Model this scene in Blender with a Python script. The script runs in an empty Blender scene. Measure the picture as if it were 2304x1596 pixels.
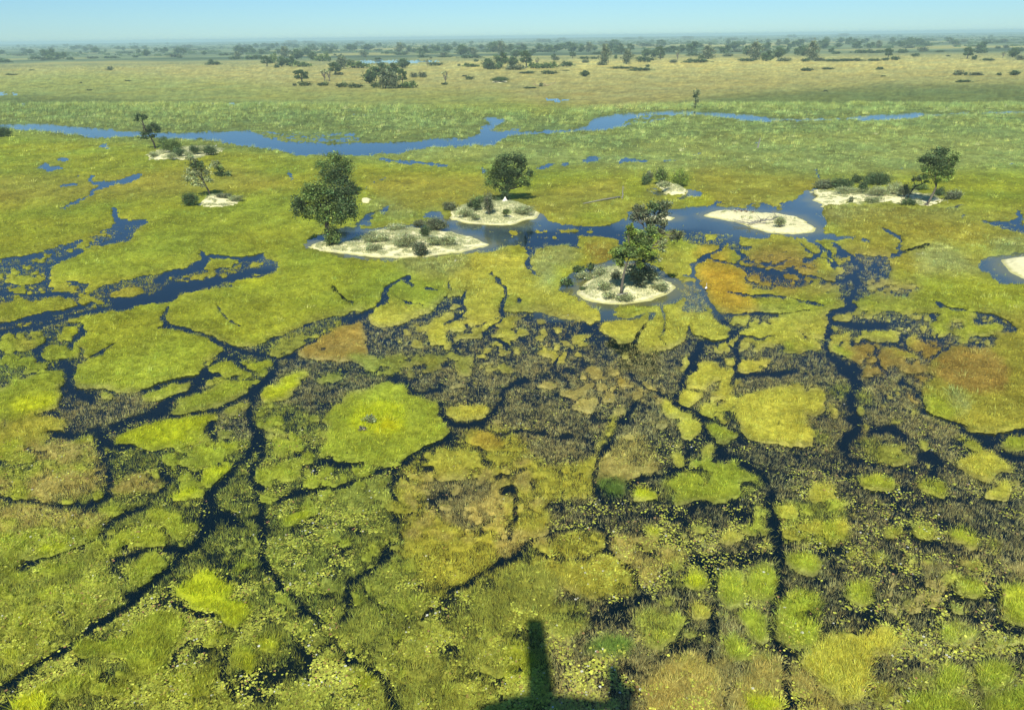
import bpy, math, random
import numpy as np
R = math.radians
# ------------------------------------------------------------------ camera
# picture plane units: a 2304 x 1596 grid (the photograph's proportions)
F, CX, CY, H = 1740.0, 1152.0, 798.0, 48.0
_n = np.array([-.01215, 1.0, .4115]); _n /= np.linalg.norm(_n)
_fw = np.array([0, 0, -1.0]); _fw = _fw - _n * (_fw @ _n); _fw /= np.linalg.norm(_fw)
_rt = np.cross(_fw, _n)
RW = np.stack([_rt, _fw, _n])            # world axes written in camera axes
from mathutils import Matrix
S = bpy.context.scene
cd = bpy.data.cameras.new('camera'); cam = bpy.data.objects.new('camera', cd)
S.collection.objects.link(cam); S.camera = cam
cd.sensor_width = 36.0; cd.lens = 36.0 * F / 2304.0
cd.clip_start = 0.5; cd.clip_end = 90000.0
m4 = Matrix([list(RW[i]) + [0] for i in range(3)] + [[0, 0, 0, 1]])
m4[2][3] = H
cam.matrix_world = m4
# ------------------------------------------------------------------ light
SUN_EL, SUN_AZ = 47.3, 8.6              # light travels towards +Y, a little to +X, down
W = bpy.data.worlds.new("World"); S.world = W; W.use_nodes = True
nt = W.node_tree; nt.nodes.clear()
sky = nt.nodes.new('ShaderNodeTexSky'); sky.sky_type = 'NISHITA'; sky.sun_disc = False
sky.sun_elevation = R(SUN_EL); sky.sun_rotation = R(180 + SUN_AZ)
sky.altitude = 900; sky.air_density = 1.0; sky.dust_density = 0.15; sky.ozone_density = 2.5
tint = nt.nodes.new('ShaderNodeMix'); tint.data_type = 'RGBA'; tint.blend_type = 'MULTIPLY'
tint.inputs['Factor'].default_value = 1.0; tint.inputs['B'].default_value = (0.58, 0.89, 1.16, 1)
bg = nt.nodes.new('ShaderNodeBackground'); bg.inputs['Strength'].default_value = 0.088
wo = nt.nodes.new('ShaderNodeOutputWorld')
nt.links.new(sky.outputs[0], tint.inputs['A']); nt.links.new(tint.outputs['Result'], bg.inputs[0])
nt.links.new(bg.outputs[0], wo.inputs[0])
sl = bpy.data.lights.new('sun', 'SUN'); sl.energy = 4.9; sl.angle = R(0.53); sl.color = (1.0, 0.95, 0.80)
so = bpy.data.objects.new('sun', sl); S.collection.objects.link(so)
so.rotation_euler = (R(90 - SUN_EL), 0, R(-SUN_AZ))
vs = S.view_settings
vs.view_transform = 'Standard'; vs.look = 'None'; vs.exposure = 0.12; vs.gamma = 1.0; vs.use_curve_mapping = False
S.cycles.max_bounces = 5; S.cycles.diffuse_bounces = 2; S.cycles.glossy_bounces = 2
S.cycles.transmission_bounces = 2; S.cycles.volume_bounces = 1; S.cycles.transparent_max_bounces = 4
S.cycles.caustics_reflective = False; S.cycles.caustics_refractive = False
S.cycles.use_denoising = True
# ------------------------------------------------------------------ helpers
rng = np.random.default_rng(7); random.seed(7)
D0 = bpy.data; COL = S.collection
def ray(u, v):
    d = np.stack([u - CX, -(v - CY), np.full_like(u, -F)], -1)
    return d @ RW.T
def G(u, v, z=0.0):                      # the ground point seen at a place of the picture
    w = ray(np.atleast_1d(np.asarray(u, float)), np.atleast_1d(np.asarray(v, float)))
    t = (z - H) / w[:, 2]
    p = w * t[:, None]; p[:, 2] += H
    return p, t                          # t = metres per picture unit at that depth
def proj(x, y, z=0.0):
    c = np.stack([x, y, np.zeros_like(x) + z - H], -1) @ RW
    k = F / np.maximum(-c[..., 2], 1e-3)
    return CX + c[..., 0] * k, CY - c[..., 1] * k
def _h(ix, iy, s):
    with np.errstate(over='ignore'):
        n = (ix.astype(np.int64) * 374761393 + iy.astype(np.int64) * 668265263 + s * 1442695041) & 0xffffffff
        n = ((n ^ (n >> 13)) * 1274126177) & 0xffffffff
        n = n ^ (n >> 16)
    return (n & 0xffff).astype(np.float32) / 32767.5 - 1
def vn(x, y, s=0):
    ix = np.floor(x); iy = np.floor(y); fx = x - ix; fy = y - iy
    fx = fx * fx * (3 - 2 * fx); fy = fy * fy * (3 - 2 * fy)
    a = _h(ix, iy, s); b = _h(ix + 1, iy, s); c = _h(ix, iy + 1, s); d = _h(ix + 1, iy + 1, s)
    return (a * (1 - fx) + b * fx) * (1 - fy) + (c * (1 - fx) + d * fx) * fy
def fbm(x, y, s=0, o=3):
    r = 0; a = 1.0; t = 0
    for k in range(o):
        r = r + a * vn(x * 2 ** k + 17.3 * k, y * 2 ** k - 9.1 * k, s + k); t += a; a *= .55
    return r / t
def sst(a, b, x):
    t = np.clip((x - a) / (b - a), 0, 1); return t * t * (3 - 2 * t)
def tag(o, label=None, cat=None, group=None, kind=None):
    for k, v in (('label', label), ('category', cat), ('group', group), ('kind', kind)):
        if v: o[k] = v
    return o
def link(o, parent=None):
    COL.objects.link(o)
    if parent is not None: o.parent = parent
    return o
def mesh(name, V, Fc, mats, parent=None, col=None, nper=None, mi=None, smooth=False, loc=None):
    """V (n,3); Fc (m,k) array or list of (array, ...) ; col (n,3) point colours"""
    me = D0.meshes.new(name)
    Fs = [Fc] if isinstance(Fc, np.ndarray) else Fc
    V = np.asarray(V, np.float32)
    loops = np.concatenate([f.ravel() for f in Fs]).astype(np.int32)
    tot = np.concatenate([np.full(len(f), f.shape[1], np.int32) for f in Fs])
    st = np.concatenate([[0], np.cumsum(tot)[:-1]]).astype(np.int32)
    me.vertices.add(len(V)); me.vertices.foreach_set('co', V.ravel())
    me.loops.add(len(loops)); me.loops.foreach_set('vertex_index', loops)
    me.polygons.add(len(tot)); me.polygons.foreach_set('loop_start', st); me.polygons.foreach_set('loop_total', tot)
    if mi is not None: me.polygons.foreach_set('material_index', np.asarray(mi, np.int32))
    me.polygons.foreach_set('use_smooth', np.full(len(tot), bool(smooth)))
    if col is not None:
        a = me.color_attributes.new('col', 'BYTE_COLOR', 'POINT')
        c = np.ones((len(V), 4), np.float32); c[:, :3] = np.clip(col, 0, 1)
        a.data.foreach_set('color', c.ravel())
    me.update()
    for m in (mats if isinstance(mats, (list, tuple)) else [mats]): me.materials.append(m)
    o = D0.objects.new(name, me)
    if loc is not None: o.location = loc
    return link(o, parent)
def empty(name, loc, parent=None):
    o = D0.objects.new(name, None); o.location = loc; o.empty_display_size = 1
    return link(o, parent)
# ------------------------------------------------------------------ materials
def mat_attr(name, rough=.8, trans=0.0, nscale=None, namt=.25, bump=0.0, bscale=1.0, spec=.25):
    m = D0.materials.new(name); m.use_nodes = True; t = m.node_tree; b = t.nodes['Principled BSDF']
    b.inputs['Roughness'].default_value = rough; b.inputs['Specular IOR Level'].default_value = spec
    a = t.nodes.new('ShaderNodeVertexColor'); a.layer_name = 'col'
    src = a.outputs[0]
    geo = t.nodes.new('ShaderNodeNewGeometry')
    if nscale:
        nz = t.nodes.new('ShaderNodeTexNoise'); nz.inputs['Scale'].default_value = nscale; nz.inputs['Detail'].default_value = 4
        t.links.new(geo.outputs['Position'], nz.inputs['Vector'])
        mr = t.nodes.new('ShaderNodeMapRange'); mr.inputs['From Min'].default_value = .3; mr.inputs['From Max'].default_value = .7
        mr.inputs['To Min'].default_value = 1 - namt; mr.inputs['To Max'].default_value = 1 + namt
        t.links.new(nz.outputs['Fac'], mr.inputs[0])
        mx = t.nodes.new('ShaderNodeVectorMath'); mx.operation = 'SCALE'
        t.links.new(src, mx.inputs[0]); t.links.new(mr.outputs[0], mx.inputs['Scale']); src = mx.outputs[0]
    if bump:
        n2 = t.nodes.new('ShaderNodeTexNoise'); n2.inputs['Scale'].default_value = bscale; n2.inputs['Detail'].default_value = 5
        n2.inputs['Roughness'].default_value = .65
        t.links.new(geo.outputs['Position'], n2.inputs['Vector'])
        bp = t.nodes.new('ShaderNodeBump'); bp.inputs['Strength'].default_value = 1.0; bp.inputs['Distance'].default_value = bump
        t.links.new(n2.outputs['Fac'], bp.inputs['Height']); t.links.new(bp.outputs[0], b.inputs['Normal'])
    t.links.new(src, b.inputs['Base Color'])
    if trans:
        tr = t.nodes.new('ShaderNodeBsdfTranslucent'); t.links.new(src, tr.inputs[0])
        ms = t.nodes.new('ShaderNodeMixShader'); ms.inputs[0].default_value = trans
        t.links.new(b.outputs[0], ms.inputs[1]); t.links.new(tr.outputs[0], ms.inputs[2])
        t.links.new(ms.outputs[0], t.nodes['Material Output'].inputs[0])
    return m
def mat_plain(name, c, rough=.8, nscale=None, namt=.3, bump=0, bscale=3, metal=0):
    m = D0.materials.new(name); m.use_nodes = True; t = m.node_tree; b = t.nodes['Principled BSDF']
    b.inputs['Roughness'].default_value = rough; b.inputs['Metallic'].default_value = metal
    b.inputs['Specular IOR Level'].default_value = .3
    b.inputs['Base Color'].default_value = (*c, 1)
    if nscale:
        tc = t.nodes.new('ShaderNodeTexCoord')
        nz = t.nodes.new('ShaderNodeTexNoise'); nz.inputs['Scale'].default_value = nscale; nz.inputs['Detail'].default_value = 5
        t.links.new(tc.outputs['Object'], nz.inputs['Vector'])
        cr = t.nodes.new('ShaderNodeValToRGB')
        cr.color_ramp.elements[0].position = .3; cr.color_ramp.elements[1].position = .7
        cr.color_ramp.elements[0].color = (*[x * (1 - namt) for x in c], 1)
        cr.color_ramp.elements[1].color = (*[min(1, x * (1 + namt)) for x in c], 1)
        t.links.new(nz.outputs['Fac'], cr.inputs[0]); t.links.new(cr.outputs[0], b.inputs['Base Color'])
        if bump:
            bp = t.nodes.new('ShaderNodeBump'); bp.inputs['Distance'].default_value = bump
            t.links.new(nz.outputs['Fac'], bp.inputs['Height']); t.links.new(bp.outputs[0], b.inputs['Normal'])
    return m
M_MAT = mat_attr('marsh_vegetation', .9, 0, 2.2, .30, .10, 3.5, .1)
M_BLADE = mat_attr('grass_blade', .6, .25)
M_PAD = mat_attr('lily_leaf', .45, .1, spec=.4)
M_LEAF = mat_attr('tree_leaf', .6, .2)
M_SAND = mat_attr('pale_sand', .95, 0, 1.3, .10, .06, 2.0, .1)
M_BARK = mat_plain('grey_bark', (.16, .14, .11), .9, 6, .4, .02)
M_BARKD = mat_plain('dark_bark', (.05, .045, .035), .9, 6, .4, .02)
M_DEAD = mat_plain('weathered_wood', (.26, .25, .22), .9, 8, .4, .02)
M_TERM = mat_plain('termite_clay', (.85, .82, .68), .95, 3, .15, .05)
def mat_water():
    m = D0.materials.new('delta_water'); m.use_nodes = True; t = m.node_tree; b = t.nodes['Principled BSDF']
    b.inputs['Roughness'].default_value = .06; b.inputs['IOR'].default_value = 1.333
    a = t.nodes.new('ShaderNodeVertexColor'); a.layer_name = 'col'
    t.links.new(a.outputs[0], b.inputs['Base Color'])
    geo = t.nodes.new('ShaderNodeNewGeometry')
    n2 = t.nodes.new('ShaderNodeTexNoise'); n2.inputs['Scale'].default_value = 1.6; n2.inputs['Detail'].default_value = 3
    mp = t.nodes.new('ShaderNodeMapping'); mp.inputs['Scale'].default_value = (1, .6, 1)
    t.links.new(geo.outputs['Position'], mp.inputs[0]); t.links.new(mp.outputs[0], n2.inputs['Vector'])
    bp = t.nodes.new('ShaderNodeBump'); bp.inputs['Distance'].default_value = .008; bp.inputs['Strength'].default_value = .6
    t.links.new(n2.outputs['Fac'], bp.inputs['Height']); t.links.new(bp.outputs[0], b.inputs['Normal'])
    return m
M_WATER = mat_water()
PLAN = '''
# bands, far to near (frame units Z)
p Z .97 0 0 0 F : -9,60 2320,60 2320,150 -9,150
p Z .97 0 0 0 H : 930,128 1300,118 1900,120 2320,128 2320,240 1250,240 1000,200 700,150
p Z .97 0 0 0 S : -9,140 300,134 640,128 1000,150 1500,136 2320,134 2320,240 1500,240 800,236 300,215 -9,205
p Z .97 0 0 0 H : 1280,140 1700,133 2320,134 2320,150 1700,152 1300,160
p Z .97 0 0 0 T : -9,180 200,170 500,180 700,200 1000,215 1200,225 1200,238 700,240 300,228 -9,215
p Z .96 0 0 0 T : 600,205 900,200 1180,208 1120,222 800,224
p Z .96 0 0 0 T : -9,168 200,160 420,176 300,200 -9,205
p Z .95 0 0 .5 N : -9,212 300,224 700,236 1000,244 1230,252 1500,232 1660,212 2000,192 2320,188 2320,372 1900,400 1500,370 1400,360 900,360 -9,330
p Z .95 0 0 .55 N : -9,218 600,232 1080,262 1000,300 -9,280
p Z .95 .3 0 .35 V : 1500,270 2320,265 2320,380 1850,395 1650,360 1400,360
p Z .97 0 0 .1 G : -9,296 400,330 900,362 1200,380 1850,420 2304,400 2320,700 -9,720
p Z .97 0 0 .2 V : 600,330 1200,330 1500,352 1700,372 1500,390 1100,370 850,362
p Z .97 0 0 .15 G : -9,400 700,420 700,640 -9,640
p Z .97 0 0 .05 W : -9,395 230,400 500,372 700,420 400,440 150,460 -9,470
p Z .97 0 0 .05 W : 820,400 1090,390 1150,470 1000,480 860,470
p Z .97 0 0 .1 W : 1160,440 1400,400 1400,470 1300,505 1200,480
p Z .97 0 0 .1 W : 1560,380 1850,400 1900,460 1650,468 1550,430
p Z .97 0 0 .15 W : 1880,480 2320,470 2320,640 2050,620 1900,560
p c .95 .3 0 .5 N : 0,560 900,590 1700,570 2304,540 2304,640 1200,640 600,720 0,640
p c .97 0 0 .2 V : 560,780 900,780 1020,900 1400,880 1450,800 1900,700 2304,620 2304,760 1850,900 1500,930 900,880
# lower half base
p Z .30 .7 .35 0 B : -9,700 2320,700 2320,1000 -9,1000
p Z .30 .62 .7 0 D : -9,990 1240,1000 1240,1800 -9,1800
p Z .2 .42 .5 0 B : 1230,990 2320,990 2320,1800 1230,1800
# --- left middle (d)
p d .98 0 0 .05 G : 0,0 2304,0 2304,760 2180,770 2000,820 1800,900 1640,960 1560,970 1480,930 1380,890 1200,840 1120,800 1110,730 1090,830 1200,850 1340,900 1500,970 1480,1000 1400,1040 1350,1080 1380,1110 1380,1150 1270,1180 1060,1220 930,1240 880,1270 780,1265 700,1230 560,1240 480,1220 470,1110 560,1060 540,960 500,920 560,800 0,800
p d .32 .5 .3 0 W : 600,230 740,190 765,125 1000,145 890,200 885,245 740,290 560,330 520,370 380,420 330,470 200,500 0,510 0,400 260,330 420,290 560,250
s d .03 .05 .1 0 W 9 : 750,60 740,110 800,160 830,230 700,290
s d .03 .05 .1 0 W 13 : 790,150 880,150 960,150
s d .03 .05 .1 0 W 9 : 540,330 400,400 300,480 350,540 500,550
s d .1 .05 .1 0 W 7 : 0,390 120,380 260,370
p d .42 .6 .6 0 W : 1290,330 1340,350 1400,370 1590,380 1700,385 1740,340 1750,330 1745,370 1820,400 1870,450 1800,490 1700,510 1560,560 1400,580 1300,600 1180,640 1160,660 1000,660 900,680 830,700 700,740 500,780 300,830 0,890 0,860 280,800 500,740 640,700 760,680 620,650 640,560 800,530 1040,480 1200,450 1260,420 1350,370
p d .95 0 0 0 G : 1260,450 1330,410 1400,380 1480,365 1580,385 1560,410 1440,440 1340,450
p d .35 .6 .7 0 W : 640,560 800,530 1030,490 1080,540 1060,590 960,600 700,600
p d .9 .3 .4 0 W : 730,640 770,605 900,580 970,590 960,620 830,645
p d .95 .1 0 0 L : 1500,550 1620,520 1780,500 1800,520 1700,560 1590,580
p d .42 .5 .5 0 W : 0,500 100,500 330,480 430,540 640,560 620,650 640,700 500,740 280,800 0,860
p d .97 .1 0 0 G : 90,510 200,495 290,540 200,570 100,560
p d .97 .1 0 0 G : 340,500 420,500 420,590 340,570
p d .97 .1 0 0 G : 50,580 170,580 150,610 60,600
p d .97 .1 0 0 W : 350,570 500,580 490,605 360,600
p d .97 .1 0 0 G : 0,700 200,670 480,640 500,690 300,740 100,800 0,810
s d .04 .1 .1 0 W 7 : 0,830 150,790 300,760 480,730 640,680
s d .04 .1 .1 0 W 7 : 0,878 200,840 500,770 700,735
s d .1 .1 .1 0 W 6 : 0,610 200,630 400,610 560,640
p d .28 .6 .8 0 D : 0,890 300,840 560,800 540,860 500,930 540,1040 480,1080 470,1200 420,1250 400,1150 200,1150 60,1200 0,1210
p d 1 0 0 0 L : 390,880 450,840 520,860 500,900 400,900
p d 1 0 0 0 G : 270,990 400,960 440,960 530,990 530,1050 400,1060 290,1060
p d 1 0 0 0 G : 80,1060 150,1020 240,1030 230,1070 90,1085
p d 1 0 0 0 G : 190,1090 270,1075 260,1100 200,1105
p d .95 0 0 0 G : 20,1010 120,1005 110,1030 30,1035
p d .9 .1 0 0 W : 60,930 250,920 250,960 160,985 60,970
p d 1 0 0 0 G : 100,1210 250,1150 410,1140 410,1200 380,1290 370,1330 0,1330 0,1250
s d .03 .2 .5 0 D 15 : 540,850 480,930 460,960
s d .1 .2 .6 0 D 12 : 290,930 220,1000 260,1060
s d .05 .2 .6 0 D 14 : 400,1080 450,1110 450,1200 470,1250
s d .03 .05 .1 0 W 20 : 1050,640 1130,560 1300,560 1450,520
s d .03 .05 .1 0 W 11 : 1340,350 1370,400 1260,450 1100,490 1050,540
s d .04 .05 .1 0 W 10 : 1400,370 1600,385 1740,370
s d .05 .1 .2 0 W 12 : 1200,600 1400,540 1600,490 1800,450
s d .03 .1 .1 0 W 20 : 1150,630 950,660 780,700
# grazing tracks and channels of the left mat
s d .03 .1 .1 0 D 9 : 1120,712 1090,760 1110,820 1200,845 1340,890 1380,920 1500,970 1600,1000 1740,1020 1830,1060
s d .1 .1 .1 0 D 5 : 1060,838 1120,828
s d .3 .2 0 0 D 4 : 560,1050 640,1020 700,980 770,930
p d .6 .8 .5 0 D : 1640,960 2180,780 2304,780 2304,800 2000,960 1830,1060 1740,1020
p d .35 .8 .8 0 D : 1400,1060 1520,970 1820,1070 1740,1180 1500,1240 1280,1200
s d .05 .2 .5 0 D 12 : 1480,1020 1550,1050 1600,1100 1650,1130
s d .03 .2 .5 0 D 12 : 930,1250 1050,1225 1270,1185 1400,1130 1440,1070
s d .03 .2 .5 0 D 15 : 1250,1190 1330,1210 1430,1170
p d 1 0 0 0 G : 1390,1120 1460,1070 1540,1070 1530,1100 1460,1150 1400,1140
p d 1 0 0 0 G : 1480,1120 1560,1105 1610,1120 1590,1150 1500,1165
p d 1 0 0 0 G : 1650,1110 1690,1070 1800,1060 1790,1090 1690,1120
s d .02 .05 .1 0 D 12 : 1830,1060 1820,1140 1780,1200 1700,1270 1650,1300
s e .03 .1 .1 0 D 9 : 860,668 790,710 750,770 720,830 660,880 560,930 440,1000 300,1070 180,1140 100,1190 0,1220
# --- lower left (h)
p h 1 0 0 0 G : 100,110 250,40 520,0 530,60 480,130 500,220 400,290 250,330 0,420 0,100
p h 1 0 0 0 L : 60,260 250,180 460,170 480,220 300,330 100,340
p h .9 .3 .1 0 W : 0,400 250,330 540,390 560,470 400,560 200,670 0,760
p h .72 .9 .5 0 E : 250,600 560,540 840,600 880,750 860,900 640,1000 400,1060 100,1050 0,1100 0,800
p h .3 .7 .8 0 D : 20,760 260,700 420,760 300,850 150,900 0,880
p h .75 .9 .5 0 E : 900,960 1030,850 1150,810 1330,860 1350,970 1150,990
p h .7 .9 .5 0 E : 0,1100 400,1080 700,1120 880,1200 700,1350 300,1466 0,1466
p h .2 .5 .7 0 D : 1000,1020 1350,960 1450,1000 1440,1150 1200,1180 1050,1130 900,1100
p h 1 0 0 0 G : 840,150 980,155 970,190 840,195
p h 1 0 0 0 G : 1180,190 1320,140 1500,85 1640,95 1620,130 1500,170 1340,220 1210,230
p h 1 0 0 0 G : 1390,290 1500,240 1730,150 1900,100 2100,60 2230,50 2180,110 2080,160 1850,250 1660,290 1400,320
p h .95 .1 0 0 G : 1750,80 1830,45 1890,50 1880,80 1760,105
p h 1 0 0 0 L : 990,520 1100,460 1230,400 1350,360 1500,350 1700,320 1820,310 1830,390 1740,420 1740,510 1650,580 1500,600 1300,620 1190,620 1150,570 1000,580
p h 1 0 0 0 L : 1640,680 1730,630 1810,565 1810,660 1720,690
p h 1 0 0 0 L : 1850,580 1990,580 1980,620 1860,640
p h 1 0 0 0 L : 1560,745 1680,730 1690,755 1600,775
p h 1 0 0 0 L : 1650,850 1750,790 1900,750 1950,780 1940,840 1850,910 1750,940 1680,900
p h 1 0 0 0 L : 1450,1050 1500,1000 1600,960 1750,980 1740,1020 1640,1040 1560,1080 1460,1090
p h 1 0 0 0 L : 1460,930 1570,890 1580,930 1490,955
p h 1 0 0 0 G : 600,560 700,520 790,510 790,560 650,585
p h 1 0 0 0 L : 2170,180 2200,130 2304,110 2304,230 2180,225
p h .8 .4 .1 0 G : 1360,1280 1450,1180 1560,1200 1550,1300 1400,1320
p h .8 .4 .1 0 G : 1180,1340 1300,1320 1400,1360 1400,1466 1150,1466
s h .05 .2 .4 0 D 18 : 560,0 565,100 640,170 760,215
s h .05 .2 .4 0 D 14 : 1200,130 1340,110 1480,60 1700,50
s h .05 .2 .4 0 D 18 : 1650,120 1700,60 1750,20
s h .06 .2 .4 0 D 12 : 1640,170 1400,220 1340,300 1100,370 980,420
s h .06 .2 .4 0 D 7 : 1380,330 1650,320 1850,290 2050,200
s h .06 .2 .4 0 D 13 : 820,470 880,500 930,590 1000,610 1150,600
s h .08 .2 .4 0 D 14 : 850,480 885,650 890,900 860,1020 700,1080
s h .1 .3 .5 0 D 12 : 1350,800 1400,900 1300,1000 1250,1150 1100,1180 900,1230 860,1300 760,1420
s h .1 .3 .5 0 D 16 : 1800,400 1780,480 1820,540
s h .02 .05 .1 0 D 15 : 2280,0 2180,90 2090,170 2095,290 2140,360 2130,450 2100,560 2080,650 2030,740 1960,830
s h .02 .05 .1 0 D 25 : 1960,830 1880,930 1790,1000 1790,1100 1760,1250
p h .02 .05 .1 0 D : 1730,1000 1800,960 1870,900 1850,1050 1830,1110 1870,1150 2000,1170 2100,1290 2050,1310 1880,1260 1850,1330 1760,1370 1700,1466 1640,1466 1700,1250
# --- lower left corner (l)
p l .7 .9 .5 0 D : 0,50 780,20 880,60 780,160 560,230 400,280 230,330 150,370 0,440
p l .62 .9 .7 0 D : 0,440 230,330 560,240 780,170 900,300 920,600 990,680 880,790 480,1080 0,1370
p l .28 .6 .9 0 D : 480,480 700,350 860,440 800,620 560,700 440,600
p l 1 0 0 0 L : 340,190 450,120 580,80 600,180 450,250 340,250
p l .9 .2 .3 0 G : 880,180 1100,60 1120,130 1020,240 920,290
p l .8 .4 .7 0 G : 1120,100 1400,60 1420,200 1200,230
p l .8 .6 .4 0 B : 1040,270 1200,230 1150,310 1060,330
p l .95 .2 .2 0 G : 1130,370 1200,280 1400,255 1450,300 1300,440 1250,490 1060,500 1050,420
p l 1 0 0 0 L : 1500,520 1700,380 1830,360 1900,500 1960,500 1960,600 1900,640 2060,700 2060,820 1950,900 1860,870 1780,740 1620,700 1620,640 1520,580
p l 1 .1 0 0 G : 620,1010 900,930 1100,900 1250,780 1340,700 1480,690 1530,760 1520,860 1450,950 1440,1210 1200,1280 1080,1180 1050,1080 760,1120 620,1080
p l 1 .1 0 0 G : 340,1380 450,1310 640,1260 680,1350 600,1420 350,1450
p l 1 0 0 0 L : 60,1600 200,1480 400,1440 420,1600
p l .9 .2 .2 0 G : 1690,960 1900,950 1920,1000 1800,1040 1700,1030
p l .9 .2 .2 0 G : 1600,1340 1750,1240 1840,1220 1820,1320 1700,1400 1610,1400
p l .9 .2 .2 0 G : 1940,1120 2060,1070 2160,1090 2160,1240 2080,1250 1950,1180
p l .9 .2 .2 0 G : 2200,960 2300,960 2304,1070 2210,1060
p l .8 .5 .6 0 G : 1870,300 2060,260 2140,330 2000,380 1900,350
p l .7 .5 .6 0 D : 1880,180 2100,100 2140,170 2000,230
s l .06 .1 .2 0 D 9 : 880,40 780,160 560,230 400,280 230,330 150,370
s l .06 .1 .2 0 D 8 : 1100,190 1040,230
s l .06 .1 .2 0 D 9 : 1600,200 1350,215 1200,250 1100,310 950,330 960,440 1060,480
s l .02 .05 .1 0 D 15 : 1720,100 1640,190 1580,230 1440,340 1280,460 1180,540 1080,600 1000,690 880,800 740,900 620,990 480,1090 340,1180 160,1290 0,1385
s l .05 .2 .4 0 D 13 : 1500,640 1640,740 1780,800
s l .06 .2 .4 0 D 12 : 1480,1240 1500,1100 1560,980
s l .1 .2 .4 0 D 14 : 1900,1100 1900,1260 1920,1330 2000,1480
p l .1 .2 .4 0 D : 1640,1040 1760,1050 1700,1090 1640,1080
# --- bottom centre (m)
s m .03 .1 .2 0 D 16 : 90,0 70,150 100,300 170,420 260,590 400,700 560,800 640,900 720,1020 880,1120 1000,1180 1080,1260 1180,1400 1240,1600
p m .1 .3 .6 0 D : 540,430 700,420 690,620 580,640
p m .08 .2 .5 0 D : 540,870 650,840 740,1050 600,1060
p m .1 .3 .5 0 D : 330,860 560,900 520,1010 340,1040
p m .06 .2 .4 0 D : 1520,980 1700,970 1760,1120 1600,1150
p m .1 .3 .4 0 D : 1160,940 1220,930 1220,1050 1170,1060
p m .12 .3 .4 0 D : 760,130 830,80 820,260 760,240
p m .08 .2 .4 0 D : 1220,560 1280,520 1340,620 1290,700
s m .1 .3 .5 0 D 12 : 1200,240 1050,380 860,480 810,600 780,800
p m .95 .2 .2 0 L : 580,110 650,100 680,150 600,160
p m .95 .2 .2 0 L : 110,990 230,980 220,1060 120,1070
p m .95 .2 .2 0 L : 0,1080 60,1150 60,1300 0,1280
p m .95 .2 .2 0 L : 950,1250 1050,1270 1050,1350 960,1360
p m .74 1 .6 0 W : 1300,0 2304,0 2304,400 1900,450 1600,600 1350,500 1250,200
p m .72 1 .7 0 D : 1080,380 1400,330 1500,650 1200,700 1060,550
p m .8 1 .4 0 D : 1850,540 2100,540 2100,750 1850,750
p m .7 .8 .5 0 D : 1800,1050 2304,1000 2304,1270 2080,1300 1900,1240
p m .65 .8 .8 0 D : 1280,1000 1480,980 1520,1160 1320,1180
s m .08 .2 .3 0 D 9 : 2300,60 2140,120
s m .08 .2 .3 0 D 8 : 2300,260 2080,370 1900,450 1650,540
s m .1 .2 .3 0 D 9 : 1500,680 1400,760
# --- centre (i)
p i .7 .9 .5 0 B : 1250,280 1500,120 1700,200 2050,200 2060,250 1900,330 1850,430 1500,430
p i .62 .95 .6 0 B : 230,290 450,250 800,330 700,430 520,520 300,500
p i .5 .9 .8 0 D : 60,400 450,450 560,640 500,720 60,640
p i .9 .9 .1 0 W : 1170,920 1300,820 1500,700 1750,580 1950,580 2080,680 2250,850 2304,900 2304,1536 1200,1536 1150,1300 1000,1200 1120,1100 1180,1000
p i .72 1 .2 0 B : 1350,1000 1900,1000 2000,1250 1700,1400 1400,1250
p i .95 .5 .1 0 O : 1700,620 1850,620 1950,720 1800,780 1650,720
p i .7 .9 .6 0 D : 350,1100 900,1000 1130,930 1120,1100 1000,1200 800,1230 500,1200
p i .35 .7 .8 0 D : 600,1230 1000,1230 1100,1350 900,1536 500,1400
p i .9 .3 0 0 R : 370,30 500,0 900,0 880,50 700,90 500,60
p e .9 .3 .2 0 R : 160,1170 300,1060 420,1000 580,960 620,1060 600,1180 450,1235 280,1210
s e .5 .5 .2 0 B 5 : 300,1130 450,1125 560,1100
p i .85 .6 .2 0 D : 800,110 950,50 1200,10 1200,100 1130,180 1050,210 880,210
p i .8 .6 .3 0 D : 540,200 700,140 740,230 600,290 520,250
p i .95 .4 .1 0 Y : 1530,470 1600,430 1850,430 1800,520 1600,550 1530,530
p i 1 .1 0 0 G : 510,780 560,700 590,640 560,560 620,490 700,430 800,350 950,310 1040,250 1150,230 1250,270 1240,310 1340,370 1440,420 1490,500 1490,600 1530,660 1450,690 1300,740 1260,800 1180,870 1060,890 900,850 760,860 740,780 650,810 560,800
p i 1 .1 0 .04 L : 820,430 1000,400 1200,440 1230,600 1150,660 980,660 760,640 800,520
p i 1 .1 0 .15 X : 990,590 1100,560 1150,590 1120,630 1000,640
s i .6 .3 0 0 D 4 : 740,790 840,700 960,660
s i .75 .3 0 0 D 4 : 1140,420 1150,340 1180,280
p i 1 0 0 0 G : 150,560 290,530 280,600 170,610
p i 1 0 0 0 G : 470,530 560,500 570,550 480,560
p i 1 0 0 0 G : 150,710 240,700 240,760 150,750
p i 1 0 0 0 G : 150,780 270,760 260,815 160,815
p i 1 0 0 0 G : 380,790 460,785 450,830 390,830
p i 1 0 0 0 G : 240,870 350,820 350,880 260,890
p i 1 0 0 0 G : 150,960 200,900 330,900 330,960 200,990
p i .95 0 0 0 G : 380,990 440,940 530,1000 500,1040 380,1040
p i .95 0 0 0 G : 500,910 600,885 600,940 500,950
p i 1 0 0 0 L : 230,1290 320,1240 420,1210 430,1260 300,1330 230,1340
p i 1 0 0 0 Y : 1290,60 1440,35 1460,90 1300,100
p i .95 0 0 0 L : 540,1450 640,1440 640,1490 560,1500
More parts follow.
